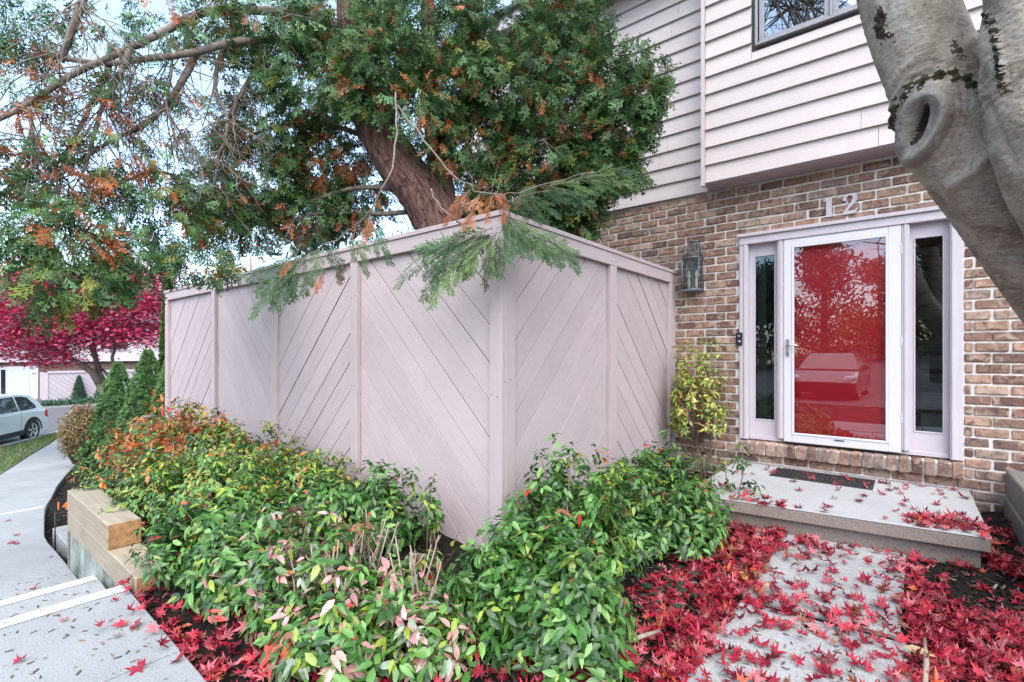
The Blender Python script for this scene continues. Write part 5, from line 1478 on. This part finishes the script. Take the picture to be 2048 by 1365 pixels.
nx_ = RNG.uniform(-5.5, -1.5, n); ny_ = np.array([random.uniform(yl(x) + .02, yr(x) - .02) for x in nx_]); nz_ = np.array([walk_z(x) for x in nx_]) + .003
k_ = 160; nx_[:k_] = RNG.uniform(-.7, 0, k_); ny_[:k_] = RNG.uniform(1.7, 2.8, k_); nz_[:k_] = .016
tag(link('needle_debris', scatter_mesh('needle_debris', *chip, np.stack([nx_, ny_, nz_], -1), unit(rand_unit(n) * (1, 1, .05)), np.tile((0, 0, 1.0), (n, 1)), RNG.uniform(.008, .035, n), pick([(2, (0.20, 0.12, 0.07)), (1, (0.08, 0.06, 0.05))], n)), M['chips']), 'fine brown needle debris scattered on the concrete', 'debris', kind='stuff')

# ================================================================== FAR PLANTS ON THE LEFT
def cone_shrub(u, vtop, Z, rad_px, lab, name='spruce_shrub', pal=None, zb=None, n=3800, col=None, group='cone shaped spruces past the fence', wide=1.0):
    top = P(u, vtop, Z); x, y = top[0], top[1]; z0 = gz(x, y) if zb is None else zb
    h = top[2] - z0; r = rad_px * Z / FPX
    root = empty(name, (x, y, z0), lab, 'shrub', group)
    t_ = RNG.uniform(0, 1, n) ** 1.35; a = RNG.uniform(0, 6.28, n)
    rr = r * (1 - t_) ** .85 * (1 + .13 * np.sin(a * 5 + t_ * 14) + .1 * np.sin(a * 9 - t_ * 23)) * RNG.uniform(.86, 1.04, n) + .02
    loc_ = np.stack([x + np.cos(a) * rr, y + np.sin(a) * rr, z0 + t_ * h], -1)
    dr = unit(np.stack([np.cos(a), np.sin(a), np.full(n, .55)], -1) + rand_unit(n) * .35)
    c_ = pick(pal or [(2, (0.12, 0.24, 0.085)), (2, (0.17, 0.31, 0.11)), (1, (0.07, 0.15, 0.06))], n)
    # tuft axis is +z of the template
    sd = unit(np.cross(dr, rand_unit(n)))
    tag(link('foliage', scatter_mesh('foliage', *TUFT, loc_, sd, dr, RNG.uniform(.05, .085, n), c_), M['needle'], root), kind='stuff')
    MB().tube([(x, y, z0 - .1), (x, y, z0 + h * .8)], [r * .12 + .02, .02], 6).build('trunk', M['branch'], root)
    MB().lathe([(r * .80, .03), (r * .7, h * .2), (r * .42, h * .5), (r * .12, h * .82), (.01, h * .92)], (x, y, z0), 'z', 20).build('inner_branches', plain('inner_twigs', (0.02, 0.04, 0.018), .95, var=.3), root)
    return root
cone_shrub(236, 728, 11.0, 60, 'front cone shaped spruce with its tip lowest, left of fence')
cone_shrub(296, 702, 10.2, 66, 'middle cone shaped spruce, tallest of the three by fence')
cone_shrub(342, 714, 9.2, 54, 'cone shaped spruce touching the fence end')
cone_shrub(338, 560, 9.6, 24, 'narrow dark arborvitae column at the fence end', 'arborvitae', [(2, (0.05, 0.11, 0.025)), (2, (0.08, 0.16, 0.03)), (1, (0.16, 0.17, 0.04))], group=None)
def round_bush(c, rx, rz, lab, pal, n=4200, group=None, sz=.045, name='round_bush', cat='bush', mat='leaf', T=None):
    x, y, z = c; root = empty(name, (x, y, z - rz), lab, cat, group)
    q_ = rand_unit(n); lump = 1 + .08 * np.sin(q_[:, 0] * 9 + q_[:, 2] * 7) + .06 * np.sin(q_[:, 1] * 13)
    rr = RNG.uniform(.86, 1.03, n) * lump
    loc_ = np.array(c) + q_ * np.stack([rx * rr, rx * rr, rz * rr], -1)
    loc_[:, 2] = np.maximum(loc_[:, 2], z - rz + .02)
    tag(link('foliage', scatter_mesh('foliage', *(T or OVAL), loc_, unit(rand_unit(n) + q_ * .4), unit(q_ + rand_unit(n) * .6), RNG.uniform(.7, 1.3, n) * sz, pick(pal, n)), M[mat], root), kind='stuff')
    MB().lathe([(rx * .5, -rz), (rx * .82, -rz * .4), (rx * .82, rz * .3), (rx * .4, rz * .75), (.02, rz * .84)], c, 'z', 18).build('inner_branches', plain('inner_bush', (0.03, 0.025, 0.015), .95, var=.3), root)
    return root
bc = P(170, 868, 10.9)
round_bush(tuple(bc), .42, .64, 'rounded bronze and yellow green barberry bush beside the walkway', [(2, (0.20, 0.10, 0.05)), (2, (0.26, 0.20, 0.06)), (1.5, (0.13, 0.16, 0.04)), (1, (0.30, 0.13, 0.08))], 6500, sz=.05)
# red Japanese maple beyond
def far_maple():
    c0 = P(222, 812, 13.2); x, y = c0[0], c0[1]; z0 = gz(x, y)
    root = empty('japanese_maple', (x, y, z0), 'crimson Japanese maple spreading low beyond the cone spruces', 'tree')
    W = lambda pts: [P(*p) for p in pts]
    base = np.array((x, y, z0 - .1))
    MB().tube([base, P(216, 800, 13.2), P(202, 770, 13.2)], [.16, .12, .11], 10, .15).build('trunk', M['branch'], root)
    for pts, r in (([(202, 772, 13.2), (185, 745, 13.1), (160, 728, 13), (120, 705, 12.8), (60, 685, 12.6), (10, 670, 12.5)], .10), ([(205, 775, 13.2), (195, 735, 13.3), (188, 700, 13.4), (190, 660, 13.5), (200, 610, 13.6)], .08), ([(225, 790, 13.2), (222, 760, 13.3), (208, 742, 13.3), (200, 735, 13.4)], .06),
                   ([(236, 775, 13.2), (228, 740, 13.2), (224, 715, 13.2), (240, 670, 13.3), (270, 630, 13.4)], .06), ([(200, 740, 13.2), (180, 690, 13), (150, 640, 12.9), (100, 600, 12.8)], .06), ([(222, 800, 13.2), (236, 775, 13.2)], .07)):
        MB().tube(W(pts), np.linspace(r, r * .35, len(pts)), 8, .2).build('limb', M['branch'], root)
    L, D, Nn = [], [], []
    for _ in range(800):         # flat layered pads of leaves
        u, v = random.uniform(-70, 335), random.uniform(545, 728)
        low = 690 + 40 * math.exp(-((u - 90) / 70) ** 2)
        if v > low: continue
        c = P(u, v, random.uniform(11.8, 14.2)); k = random.randint(30, 60)
        L.append(c + RNG.normal(0, 1, (k, 3)) * (.34, .34, .10))
    L = np.concatenate(L); n = len(L)
    pal = [(3, (0.40, 0.014, 0.065)), (3, (0.52, 0.03, 0.12)), (1.2, (0.24, 0.008, 0.045)), (2.2, (0.62, 0.13, 0.25))]
    tag(link('crown', scatter_mesh('crown', *STARS[0], L, unit(rand_unit(n) * (1, 1, .4)), unit(rand_unit(n) * .6 + (0, 0, 1)), RNG.uniform(.085, .13, n), pick(pal, n)), M['fallen'], root), kind='stuff')
far_maple()

# ================================================================== VEHICLES
def car(name, label, loc, heading, paint, suv=True):
    """loc = rear axle centre on the ground, heading = unit vector (front)"""
    hx_, hy_ = heading; z0 = loc[2]
    def w(l, s, z): return (loc[0] + l * hx_ - s * hy_, loc[1] + l * hy_ + s * hx_, z0 + z)
    root = empty(name, loc, label, 'car')
    wb = 2.70; rw = .36 if suv else .33; hw = .92 if suv else .90
    roofz = 1.64 if suv else 1.44; belt = 1.06 if suv else .92; sill = .30 if suv else .22
    x0, x1 = (-.86, wb + .84) if suv else (-1.02, wb + .92)
    hood = .98 if suv else .88; tail = 1.02 if suv else .96
    # lower body: outline with wheel arches, swept over rounded stations across the width
    def arch(cx, r): return [(cx + r * math.cos(a), rw + r * math.sin(a) * 1.0) for a in np.linspace(0, math.pi, 9)]
    ra = rw + .06
    lowp = [(x1 - .02, sill + .12), (x1 - .10, sill)] + [(p[0], max(p[1], sill)) for p in arch(wb, ra)] + [(p[0], max(p[1], sill)) for p in arch(0, ra)] + [(x0 + .12, sill), (x0 + .02, sill + .15)]
    topp = [(x0, .62), (x0 + .02, belt - .14), (x0 + .10, tail), (.2, belt), (1.2, belt - .02), (wb - .55, belt - .03), (wb + .1, hood), (wb + .6, hood - .13), (x1 - .04, hood - .30), (x1, .55)]
    poly = lowp + topp
    V = []; n = len(poly); st = [(-1, .0), (-.97, .045), (-.90, .075), (.90, .075), (.97, .045), (1, .0)]
    cx_, cz_ = (x0 + x1) / 2, .7
    for s, g in st:
        for (l, z) in poly:
            k = 1 - (.045 - g) * .0
            ins = .06 * (1 - min(1, (1 - abs(s)) / .1))
            V.append(w(l + (-ins if l > cx_ else ins) * (1 if abs(l - cx_) > 1.6 else 0), s * hw, z - (ins * .6 if z > .8 else 0)))
    Fs = [(i * n + k, i * n + (k + 1) % n, (i + 1) * n + (k + 1) % n, (i + 1) * n + k) for i in range(len(st) - 1) for k in range(n)]
    Fs += [tuple(range(n))[::-1], tuple((len(st) - 1) * n + k for k in range(n))]
    body = MB().add(V, Fs).build('body', paint, root)
    # cabin, tapering in towards the roof
    if suv: cab = [(x0 + .12, tail - .02), (x0 + .36, roofz - .26), (x0 + .62, roofz - .08), (x0 + 1.05, roofz), (1.20, roofz + .01), (1.68, roofz - .10), (wb - .36, belt - .03)]
    else: cab = [(x0 + .62, tail - .02), (x0 + 1.22, roofz - .05), (x0 + 1.5, roofz), (1.35, roofz), (1.62, roofz - .06), (wb - .32, belt - .02)]
    def yy_(z): return hw - .05 - .22 * max(0, (z - belt)) / (roofz - belt)
    MB().hexa([w(l, -yy_(z), z) for l, z in cab], [w(l, yy_(z), z) for l, z in cab]).build('cabin', paint, root, bevel=.03)
    glass = M['car_glass']
    ll = [(cab[0][0] + (.34 if suv else .30), belt + .03), (cab[1][0] + (.16 if suv else .1), roofz - .13), (cab[2][0] + .1, roofz - .09), (.52, roofz - .08), (.52, belt + .03)]
    if suv: ll = [(x0 + .62, belt + .05), (x0 + .56, belt + .12), (x0 + .82, roofz - .15), (x0 + 1.05, roofz - .10), (.52, roofz - .085), (.52, belt + .03)]
    rl = [(.60, belt + .03), (.60, roofz - .08), (1.33, roofz - .085), (1.66, roofz - .15), (wb - .66, belt + .03)]
    for s in (-1, 1):
        for side in (ll, rl):
            MB().hexa([w(l, s * (yy_(z) - .01), z) for l, z in side], [w(l, s * (yy_(z) + .006), z) for l, z in side]).build('window', glass, root)
        a, b = cab[-1], cab[-2]
    def slanted(a, b, inset, nm):
        (l0, zz0), (l1, zz1) = a, b; d_ = unit(np.array((l1 - l0, zz1 - zz0))); nn = np.array((d_[1], -d_[0]))
        if nn[0] * (1 if l0 > 1 else -1) < 0: nn = -nn
        q0 = np.array(a) + d_ * .05 + nn * .008; q1 = np.array(b) - d_ * .03 + nn * .008
        MB().add([w(q0[0], -yy_(q0[1]) + inset, q0[1]), w(q0[0], yy_(q0[1]) - inset, q0[1]), w(q1[0], yy_(q1[1]) - inset, q1[1]), w(q1[0], -yy_(q1[1]) + inset, q1[1])], [(0, 1, 2, 3)]).build(nm, glass, root)
    slanted(cab[-1], cab[-2], .07, 'windscreen'); slanted(cab[0], cab[1], .09, 'rear_window')
    for l in (0, wb):
        for s in (-1, 1):
            wr = empty('wheel', w(l, s * (hw - .10), rw)); wr.parent = root; wr.matrix_parent_inverse = Matrix.Translation(-OFFS[root])
            def ring(prof, nm, mt, n=26):
                V_ = []
                for r_, d_ in prof:
                    for k in range(n):
                        a = 2 * math.pi * k / n; V_.append(w(l + r_ * math.cos(a), s * (hw - .10 + d_), rw + r_ * math.sin(a)))
                F2 = [(i * n + k, i * n + (k + 1) % n, (i + 1) * n + (k + 1) % n, (i + 1) * n + k) for i in range(len(prof) - 1) for k in range(n)]
                F2 += [tuple(range(n))[::-1], tuple((len(prof) - 1) * n + k for k in range(n))]
                MB().add(V_, F2, True).build(nm, mt, wr)
            ring([(rw * .6, -.12), (rw * .96, -.11), (rw, -.06), (rw, .06), (rw * .96, .10), (rw * .70, .105), (rw * .68, .06)], 'tyre', M['tyre'])
            ring([(rw * .69, .03), (rw * .70, .095), (rw * .66, .10), (rw * .64, .05)], 'rim', M['alloy'])
            sp = MB()
            for k in range(5):
                for dd in (-.12, .12):
                    a = 2 * math.pi * k / 5 + .3
                    pa = np.array((math.cos(a + dd * 2.2) * rw * .12, math.sin(a + dd * 2.2) * rw * .12)); pb2 = np.array((math.cos(a + dd) * rw * .66, math.sin(a + dd) * rw * .66)); nn = unit(np.array((-(pb2 - pa)[1], (pb2 - pa)[0]))) * .016
                    sp.hexa([w(l + q[0], s * (hw - .02), rw + q[1]) for q in (pa - nn, pb2 - nn, pb2 + nn, pa + nn)], [w(l + q[0], s * (hw - .005), rw + q[1]) for q in (pa - nn, pb2 - nn, pb2 + nn, pa + nn)])
            sp.build('spokes', M['alloy'], wr)
    clad = M['tyre'] if suv else paint
    for s in (-1, 1):
        MB().hexa([w(l, s * (hw - .02), z) for l, z in ((.44, sill - .02), (wb - .44, sill - .02), (wb - .46, sill + .13), (.46, sill + .15))], [w(l, s * (hw + .006), z) for l, z in ((.44, sill - .02), (wb - .44, sill - .02), (wb - .46, sill + .13), (.46, sill + .15))]).build('sill_trim', clad, root)
        for l in (0, wb):
            if suv:
                o1 = [(l + (ra + .05) * math.cos(a), rw + (ra + .05) * math.sin(a)) for a in np.linspace(0, math.pi, 13)]; i1 = [(l + (ra - .015) * math.cos(a), rw + (ra - .015) * math.sin(a)) for a in np.linspace(0, math.pi, 13)]
                m_ = MB()
                for k in range(12): m_.hexa([w(p[0], s * (hw - .02), p[1]) for p in (o1[k], o1[k + 1], i1[k + 1], i1[k])], [w(p[0], s * (hw + .008), p[1]) for p in (o1[k], o1[k + 1], i1[k + 1], i1[k])])
                m_.build('arch_trim', clad, root)
        for l in (.50, 1.48): MB().hexa([w(l + q, s * (hw - .005), .86 + e) for q, e in ((-.1, -.012), (.1, -.012), (.1, .012), (-.1, .012))], [w(l + q, s * (hw + .025), .86 + e) for q, e in ((-.09, -.01), (.09, -.01), (.09, .01), (-.09, .01))]).build('door_handle', paint, root)
        for l in (.56, 1.62): MB().hexa([w(l + q, s * (hw - .004), z) for q, z in ((-.005, sill + .16), (.005, sill + .16), (.005, belt), (-.005, belt))], [w(l + q, s * (hw + .0025), z) for q, z in ((-.005, sill + .16), (.005, sill + .16), (.005, belt), (-.005, belt))]).build('door_seam', M['tyre'], root)
        MB().hexa([w(wb - .72 + a, s * (hw + .02), belt + .02 + b) for a, b in ((-.09, 0), (.09, 0), (.07, .13), (-.08, .13))], [w(wb - .70 + a, s * (hw + .20), belt + .04 + b) for a, b in ((-.06, 0), (.05, 0), (.04, .09), (-.06, .09))]).build('mirror', paint, root, bevel=.015)
        tz = (.72, 1.0) if suv else (.74, .90)
        MB().hexa([w(x0 + .02 + a, s * (hw - .12), z) for a, z in ((-.015, tz[0]), (.20, tz[0] + .06), (.20, tz[1]), (.05, tz[1]))], [w(x0 + .08 + a, s * (hw + .004), z) for a, z in ((-.015, tz[0]), (.16, tz[0] + .06), (.16, tz[1]), (.05, tz[1]))]).build('tail_light', M['tail'], root)
        MB().hexa([w(x1 - .30 + a, s * (hw - .30), z) for a, z in ((.0, .62), (.27, .60), (.24, .70), (.0, .74))], [w(x1 - .42 + a, s * (hw + .004), z) for a, z in ((-.05, .66), (.24, .60), (.24, .72), (-.05, .78))]).build('headlight', M['lens'], root)
    MB().hexa([w(x1 - .08, -.45, .34), w(x1 + .012, -.45, .34), w(x1 + .012, .45, .34), w(x1 - .08, .45, .34)], [w(x1 - .08, -.5, .56), w(x1 + .004, -.5, .56), w(x1 + .004, .5, .56), w(x1 - .08, .5, .56)]).build('grille', M['tyre'], root)
    return root
def paint_mat(name, c, metal=.3):
    m, nt, b = newmat(name); b.inputs['Base Color'].default_value = (*c, 1); b.inputs['Metallic'].default_value = metal; b.inputs['Roughness'].default_value = .3
    b.inputs['Coat Weight'].default_value = .8; b.inputs['Coat Roughness'].default_value = .04
    nz = noise(nt, coords(nt), 400, 1); nt.links.new(mixcol(nt, nz, tuple(x * .93 for x in c), c), b.inputs['Base Color'])
    return m
M['car_glass'] = plain('car_glass', (0.02, 0.025, 0.03), .05, 0, var=.02, bmp=0, spec=1.0)
M['tyre'] = plain('tyre_rubber', (0.015, 0.015, 0.016), .8, var=.1)
M['alloy'] = plain('alloy', (0.55, 0.56, 0.58), .3, .8, var=.03, bmp=0)
M['tail'] = plain('tail_lens', (0.45, 0.02, 0.02), .15, var=.02, bmp=0)
M['lens'] = plain('head_lens', (0.75, 0.77, 0.8), .1, var=.02, bmp=0)
hd = unit(np.array((.84, -.60)))
wheel_pt = np.array((-23.3, 2.75)); rear_c = wheel_pt - .98 * np.array((-hd[1], hd[0])) 
car('parked_car', 'pale silver compact SUV parked at the kerb on the street', (rear_c[0], rear_c[1], gz(*rear_c) + .012), hd, paint_mat('silver_paint', (0.62, 0.66, 0.68)))
h2 = unit(np.array((-.03, 1.0)))
car('parked_sedan', 'dark sedan parked on the court, mirrored in the front door', (-1.98, -9.75, gz(-2.0, -8.5) + .016), h2, paint_mat('maroon_paint', (0.03, 0.024, 0.027), 0), False)

# ================================================================== NEIGHBOURING HOUSES
def nb_panel(root, x, y0, y1, z0, z1, rising, n=7):
    for k in range(1):
        wv = .30; sg = 1 if rising else -1; lo = z0 - max(sg * y0, sg * y1); hi = z1 - min(sg * y0, sg * y1); c = lo
        while c < hi:
            poly = clip([(y0, z0), (y1, z0), (y1, z1), (y0, z1)], lambda p: p[1] - sg * p[0] - c)
            if len(poly) > 2: poly = clip(poly, lambda p: c + wv - .025 - (p[1] - sg * p[0]))
            if len(poly) > 2: MB().prism(poly, x, x - .03, 'x').build('plank', M['nb_paint'], root)
            c += wv
M['nb_paint'] = painted_wood('neighbour_paint', (0.50, 0.43, 0.47), (1, 1, 3), weather=.1)
M['nb_wall'] = painted_wood('neighbour_wall', (0.62, 0.55, 0.60), (1, .2, 4), weather=.1)
nx = -43.0; nz0 = gz(nx, 6)
nf = empty('neighbour_fence', (nx + 2, 8, nz0), 'pink diagonal board fence across the street', 'fence')
for a, b, ris in ((5.3, 8.3, False), (8.4, 11.4, True), (11.5, 14.5, False)):
    nb_panel(nf, nx + 2, a, b, nz0 - .1, nz0 + 2.05, ris)
    MB().box(nx + 1.93, nx + 1.965, a, b, nz0 - .1, nz0 + 2.05).build('backing', M['nb_paint'], nf)
    MB().box(nx + 1.95, nx + 2.06, a - .05, b + .05, nz0 + 2.06, nz0 + 2.2).build('rail', M['nb_paint'], nf); MB().box(nx + 2.002, nx + 2.05, a - .05, a + .09, nz0 - .1, nz0 + 2.05).build('post', M['nb_paint'], nf)
MB().box(nx + .2, nx + 1.92, 5.25, 5.32, nz0 - .1, nz0 + 2.1).build('return_panel', M['nb_paint'], nf)
nh = empty('neighbour_house', (nx, 6, nz0), 'row house across the street with white entrance and brick base', 'house')
MB().box(nx - 7, nx, -14, 18, nz0 - .5, nz0 + 2.7).build('ground_floor', M['bricks'], nh)
MB().box(nx - 7, nx + .3, -14, 1.9, nz0 + 0.0, nz0 + 2.72).build('projecting_wall', M['nb_wall'], nh)
MB().box(nx - 7, nx + .35, -14, 18, nz0 + 2.75, nz0 + 5.4).build('upper_floor', M['nb_wall'], nh)
e = MB().box(nx, nx + .08, 3.4, 5.2, nz0 + .25, nz0 + 2.5).build('entrance', M['white_metal'], nh)
MB().box(nx + .081, nx + .09, 3.55, 3.75, nz0 + .6, nz0 + 2.3).build('sidelight', M['car_glass'], e); MB().box(nx + .081, nx + .11, 3.9, 4.8, nz0 + .3, nz0 + 2.35).build('door', M['white_paint'], e)
for i in range(3): MB().box(nx + .1, nx + 1.9 - i * .4, 2.6, 5.2, nz0 + i * .14, nz0 + .14 + i * .14).build('step', M['timber_old'], nh)
for y in (-9, -4.5, 9, 13): 
    f_ = MB().box(nx + .36, nx + .42, y - .8, y + .8, nz0 + 3.5, nz0 + 4.9).build('window', M['trim'], nh); MB().box(nx + .421, nx + .43, y - .7, y + .7, nz0 + 3.6, nz0 + 4.8).build('pane', M['car_glass'], f_)
rf = MB(); rf.prism([(nx - 7.6, nz0 + 5.41), (nx + .9, nz0 + 5.41), (nx - 3.3, nz0 + 7.9)], -14.4, 18.4, 'y'); rf.build('roof', plain('neighbour_shingle', (0.11, 0.10, 0.10), .9, scale=6), nh)
cone_shrub(158, 752, 31.0, 13.5, 'small column evergreen in front of the pink fence, left of maple trunk', 'column_evergreen', [(1, (0.05, 0.12, 0.07)), (1, (0.07, 0.15, 0.09))], n=1200, group='column evergreens by the pink fence')
cone_shrub(205, 750, 31.5, 14, 'small column evergreen in front of the pink fence, behind maple trunk', 'column_evergreen', [(1, (0.05, 0.12, 0.07)), (1, (0.07, 0.15, 0.09))], n=1200, group='column evergreens by the pink fence')
n = 5000
ix = RNG.uniform(nx + 2.3, -39.1, n); iy = RNG.uniform(5.0, 15, n); iz = ground_z(ix, iy) + .1 + RNG.uniform(0, .3, n)
tag(link('ivy', scatter_mesh('ivy', *OVAL, np.stack([ix, iy, iz], -1), rand_unit(n), unit(rand_unit(n) * .6 + (0, 0, 1)), RNG.uniform(.12, .22, n), pick([(2, (0.03, 0.09, 0.05)), (1, (0.07, 0.15, 0.10))], n)), M['leaf']), 'ivy ground cover in front of the pink fence', 'ivy', kind='stuff')

# ================================================================== BACKGROUND TREES
def leafy_tree(name, label, base, h, spread, pal, n, size, crown_low=.3, T=None, group=None, mat='leaf', bare=0.0, r0=None):
    x, y, z = base; root = empty(name, base, label, 'tree', group)
    r0 = r0 or h * .022
    top = np.array((x + random.uniform(-.3, .3), y + random.uniform(-.3, .3), z + h * .92))
    MB().tube([(x, y, z - .3), (x + random.uniform(-.1, .1), y, z + h * .3), (x, y + random.uniform(-.2, .2), z + h * .6), top], [r0 * 1.3, r0, r0 * .6, r0 * .15], 9, .1).build('trunk', M['branch'], root)
    tips = []; m_ = MB()
    for k in range(26):
        t_ = random.uniform(crown_low, .9); a = random.uniform(0, 6.28); L = spread * (1.05 - .75 * (t_ - crown_low) / (1 - crown_low)) * random.uniform(.6, 1.05)
        p0 = np.array((x, y, z + h * t_ * .9)); p2 = p0 + np.array((math.cos(a) * L, math.sin(a) * L, L * random.uniform(.15, .7))); p1 = (p0 + p2) / 2 + np.array((0, 0, L * .05))
        m_.tube([p0, p1, p2], [r0 * .35, r0 * .2, r0 * .06], 5)
        for q in range(4):
            s = p0 + (p2 - p0) * random.uniform(.4, 1); e_ = s + rand_unit(1)[0] * L * .35 + np.array((0, 0, L * .1)); m_.tube([s, e_], [r0 * .1, r0 * .03], 4); tips.append(e_)
        tips.append(p2); tips.append(p1)
    m_.build('limbs', M['branch'], root)
    tips = np.array(tips)
    if n:
        L_ = tips[RNG.integers(0, len(tips), n)] + RNG.normal(0, spread * .13, (n, 3))
        tag(link('crown', scatter_mesh('crown', *(T or OVAL), L_, rand_unit(n), unit(rand_unit(n) + (0, 0, .8)), RNG.uniform(.7, 1.3, n) * size, pick(pal, n)), M[mat], root), kind='stuff')
    return root
GRN = [(2, (0.04, 0.10, 0.035)), (2, (0.07, 0.15, 0.05)), (1, (0.10, 0.17, 0.05))]
CON = [(2, (0.03, 0.09, 0.05)), (2, (0.05, 0.13, 0.08))]
AUT = [(2, (0.42, 0.30, 0.05)), (2, (0.45, 0.16, 0.03)), (2, (0.20, 0.24, 0.05)), (1, (0.35, 0.06, 0.03))]
def at_ground(u, Z):
    p = P(u, 700, Z); return (p[0], p[1], gz(p[0], p[1]))
leafy_tree('autumn_tree', 'yellow and orange shrubby tree just behind the fence', (-10.3, 4.2, -.9), 4.6, 1.2, AUT, 4200, .12, .25)
leafy_tree('conifer_tree', 'blue green conifer seen through the cedar above the fence', at_ground(640, 17), 9, 2.2, CON, 3000, .3, .1)
leafy_tree('bare_tree', 'thin half bare tree against the sky, farthest left', at_ground(30, 34), 12, 4.5, [(1, (0.30, 0.14, 0.10)), (1, (0.25, 0.10, 0.16))], 1500, .25, .3)
leafy_tree('bare_tree', 'thin half bare tree rising above the crimson maple', at_ground(260, 38), 13, 4.5, [(1, (0.33, 0.22, 0.12)), (1, (0.25, 0.10, 0.10))], 1500, .25, .3)
leafy_tree('green_tree', 'rounded green tree low behind the fence and cedar', at_ground(470, 26), 7, 3.2, GRN, 3000, .3, .2)
leafy_tree('green_tree', 'tall green tree behind the house end', at_ground(840, 28), 11, 3.5, GRN, 3000, .3, .2)
# trees beyond the court behind the viewer, mirrored in door and windows
BT = [(-9, -31, 9, 3.2, 'green evergreen', CON), (-5, -33, 11, 3.4, 'tall dark evergreen', CON), (-1.5, -30, 7, 2.8, 'golden leaved', AUT), (2.5, -33, 12, 3.6, 'mixed green', GRN), (7, -31, 10, 3.4, 'broad green', GRN), (-14, -32, 10, 3.5, 'rust leaved', AUT), (12, -33, 11, 3.6, 'dark evergreen rightmost', CON)]
for x, y, h, s, w_, pal in BT:
    leafy_tree('court_tree', w_ + ' tree beyond the court, mirrored in the glass', (x, y, gz(x, y)), h, s, pal, 5000, .40, .05, group='trees beyond the court')
leafy_tree('bare_court_tree', 'bare branched tree by the court, mirrored in the upper window', (1.0, -15.5, gz(1, -15.5)), 12, 4.2, GRN, 0, .2, .3)
leafy_tree('bare_court_tree', 'second bare branched tree mirrored in the upper window', (4.5, -17.5, gz(4.5, -17.5)), 13, 4.2, GRN, 0, .2, .3)
n = 6000
hx = RNG.uniform(-16, 16, n); hy = -29 + RNG.normal(0, .5, n); hz = ground_z(hx, hy) + RNG.uniform(0, 2.0, n)
tag(link('hedge', scatter_mesh('hedge', *OVAL, np.stack([hx, hy, hz], -1), rand_unit(n), rand_unit(n), RNG.uniform(.2, .35, n), pick(GRN + AUT, n)), M['leaf']), 'loose mixed hedge along the far side of the court', 'hedge', kind='stuff')
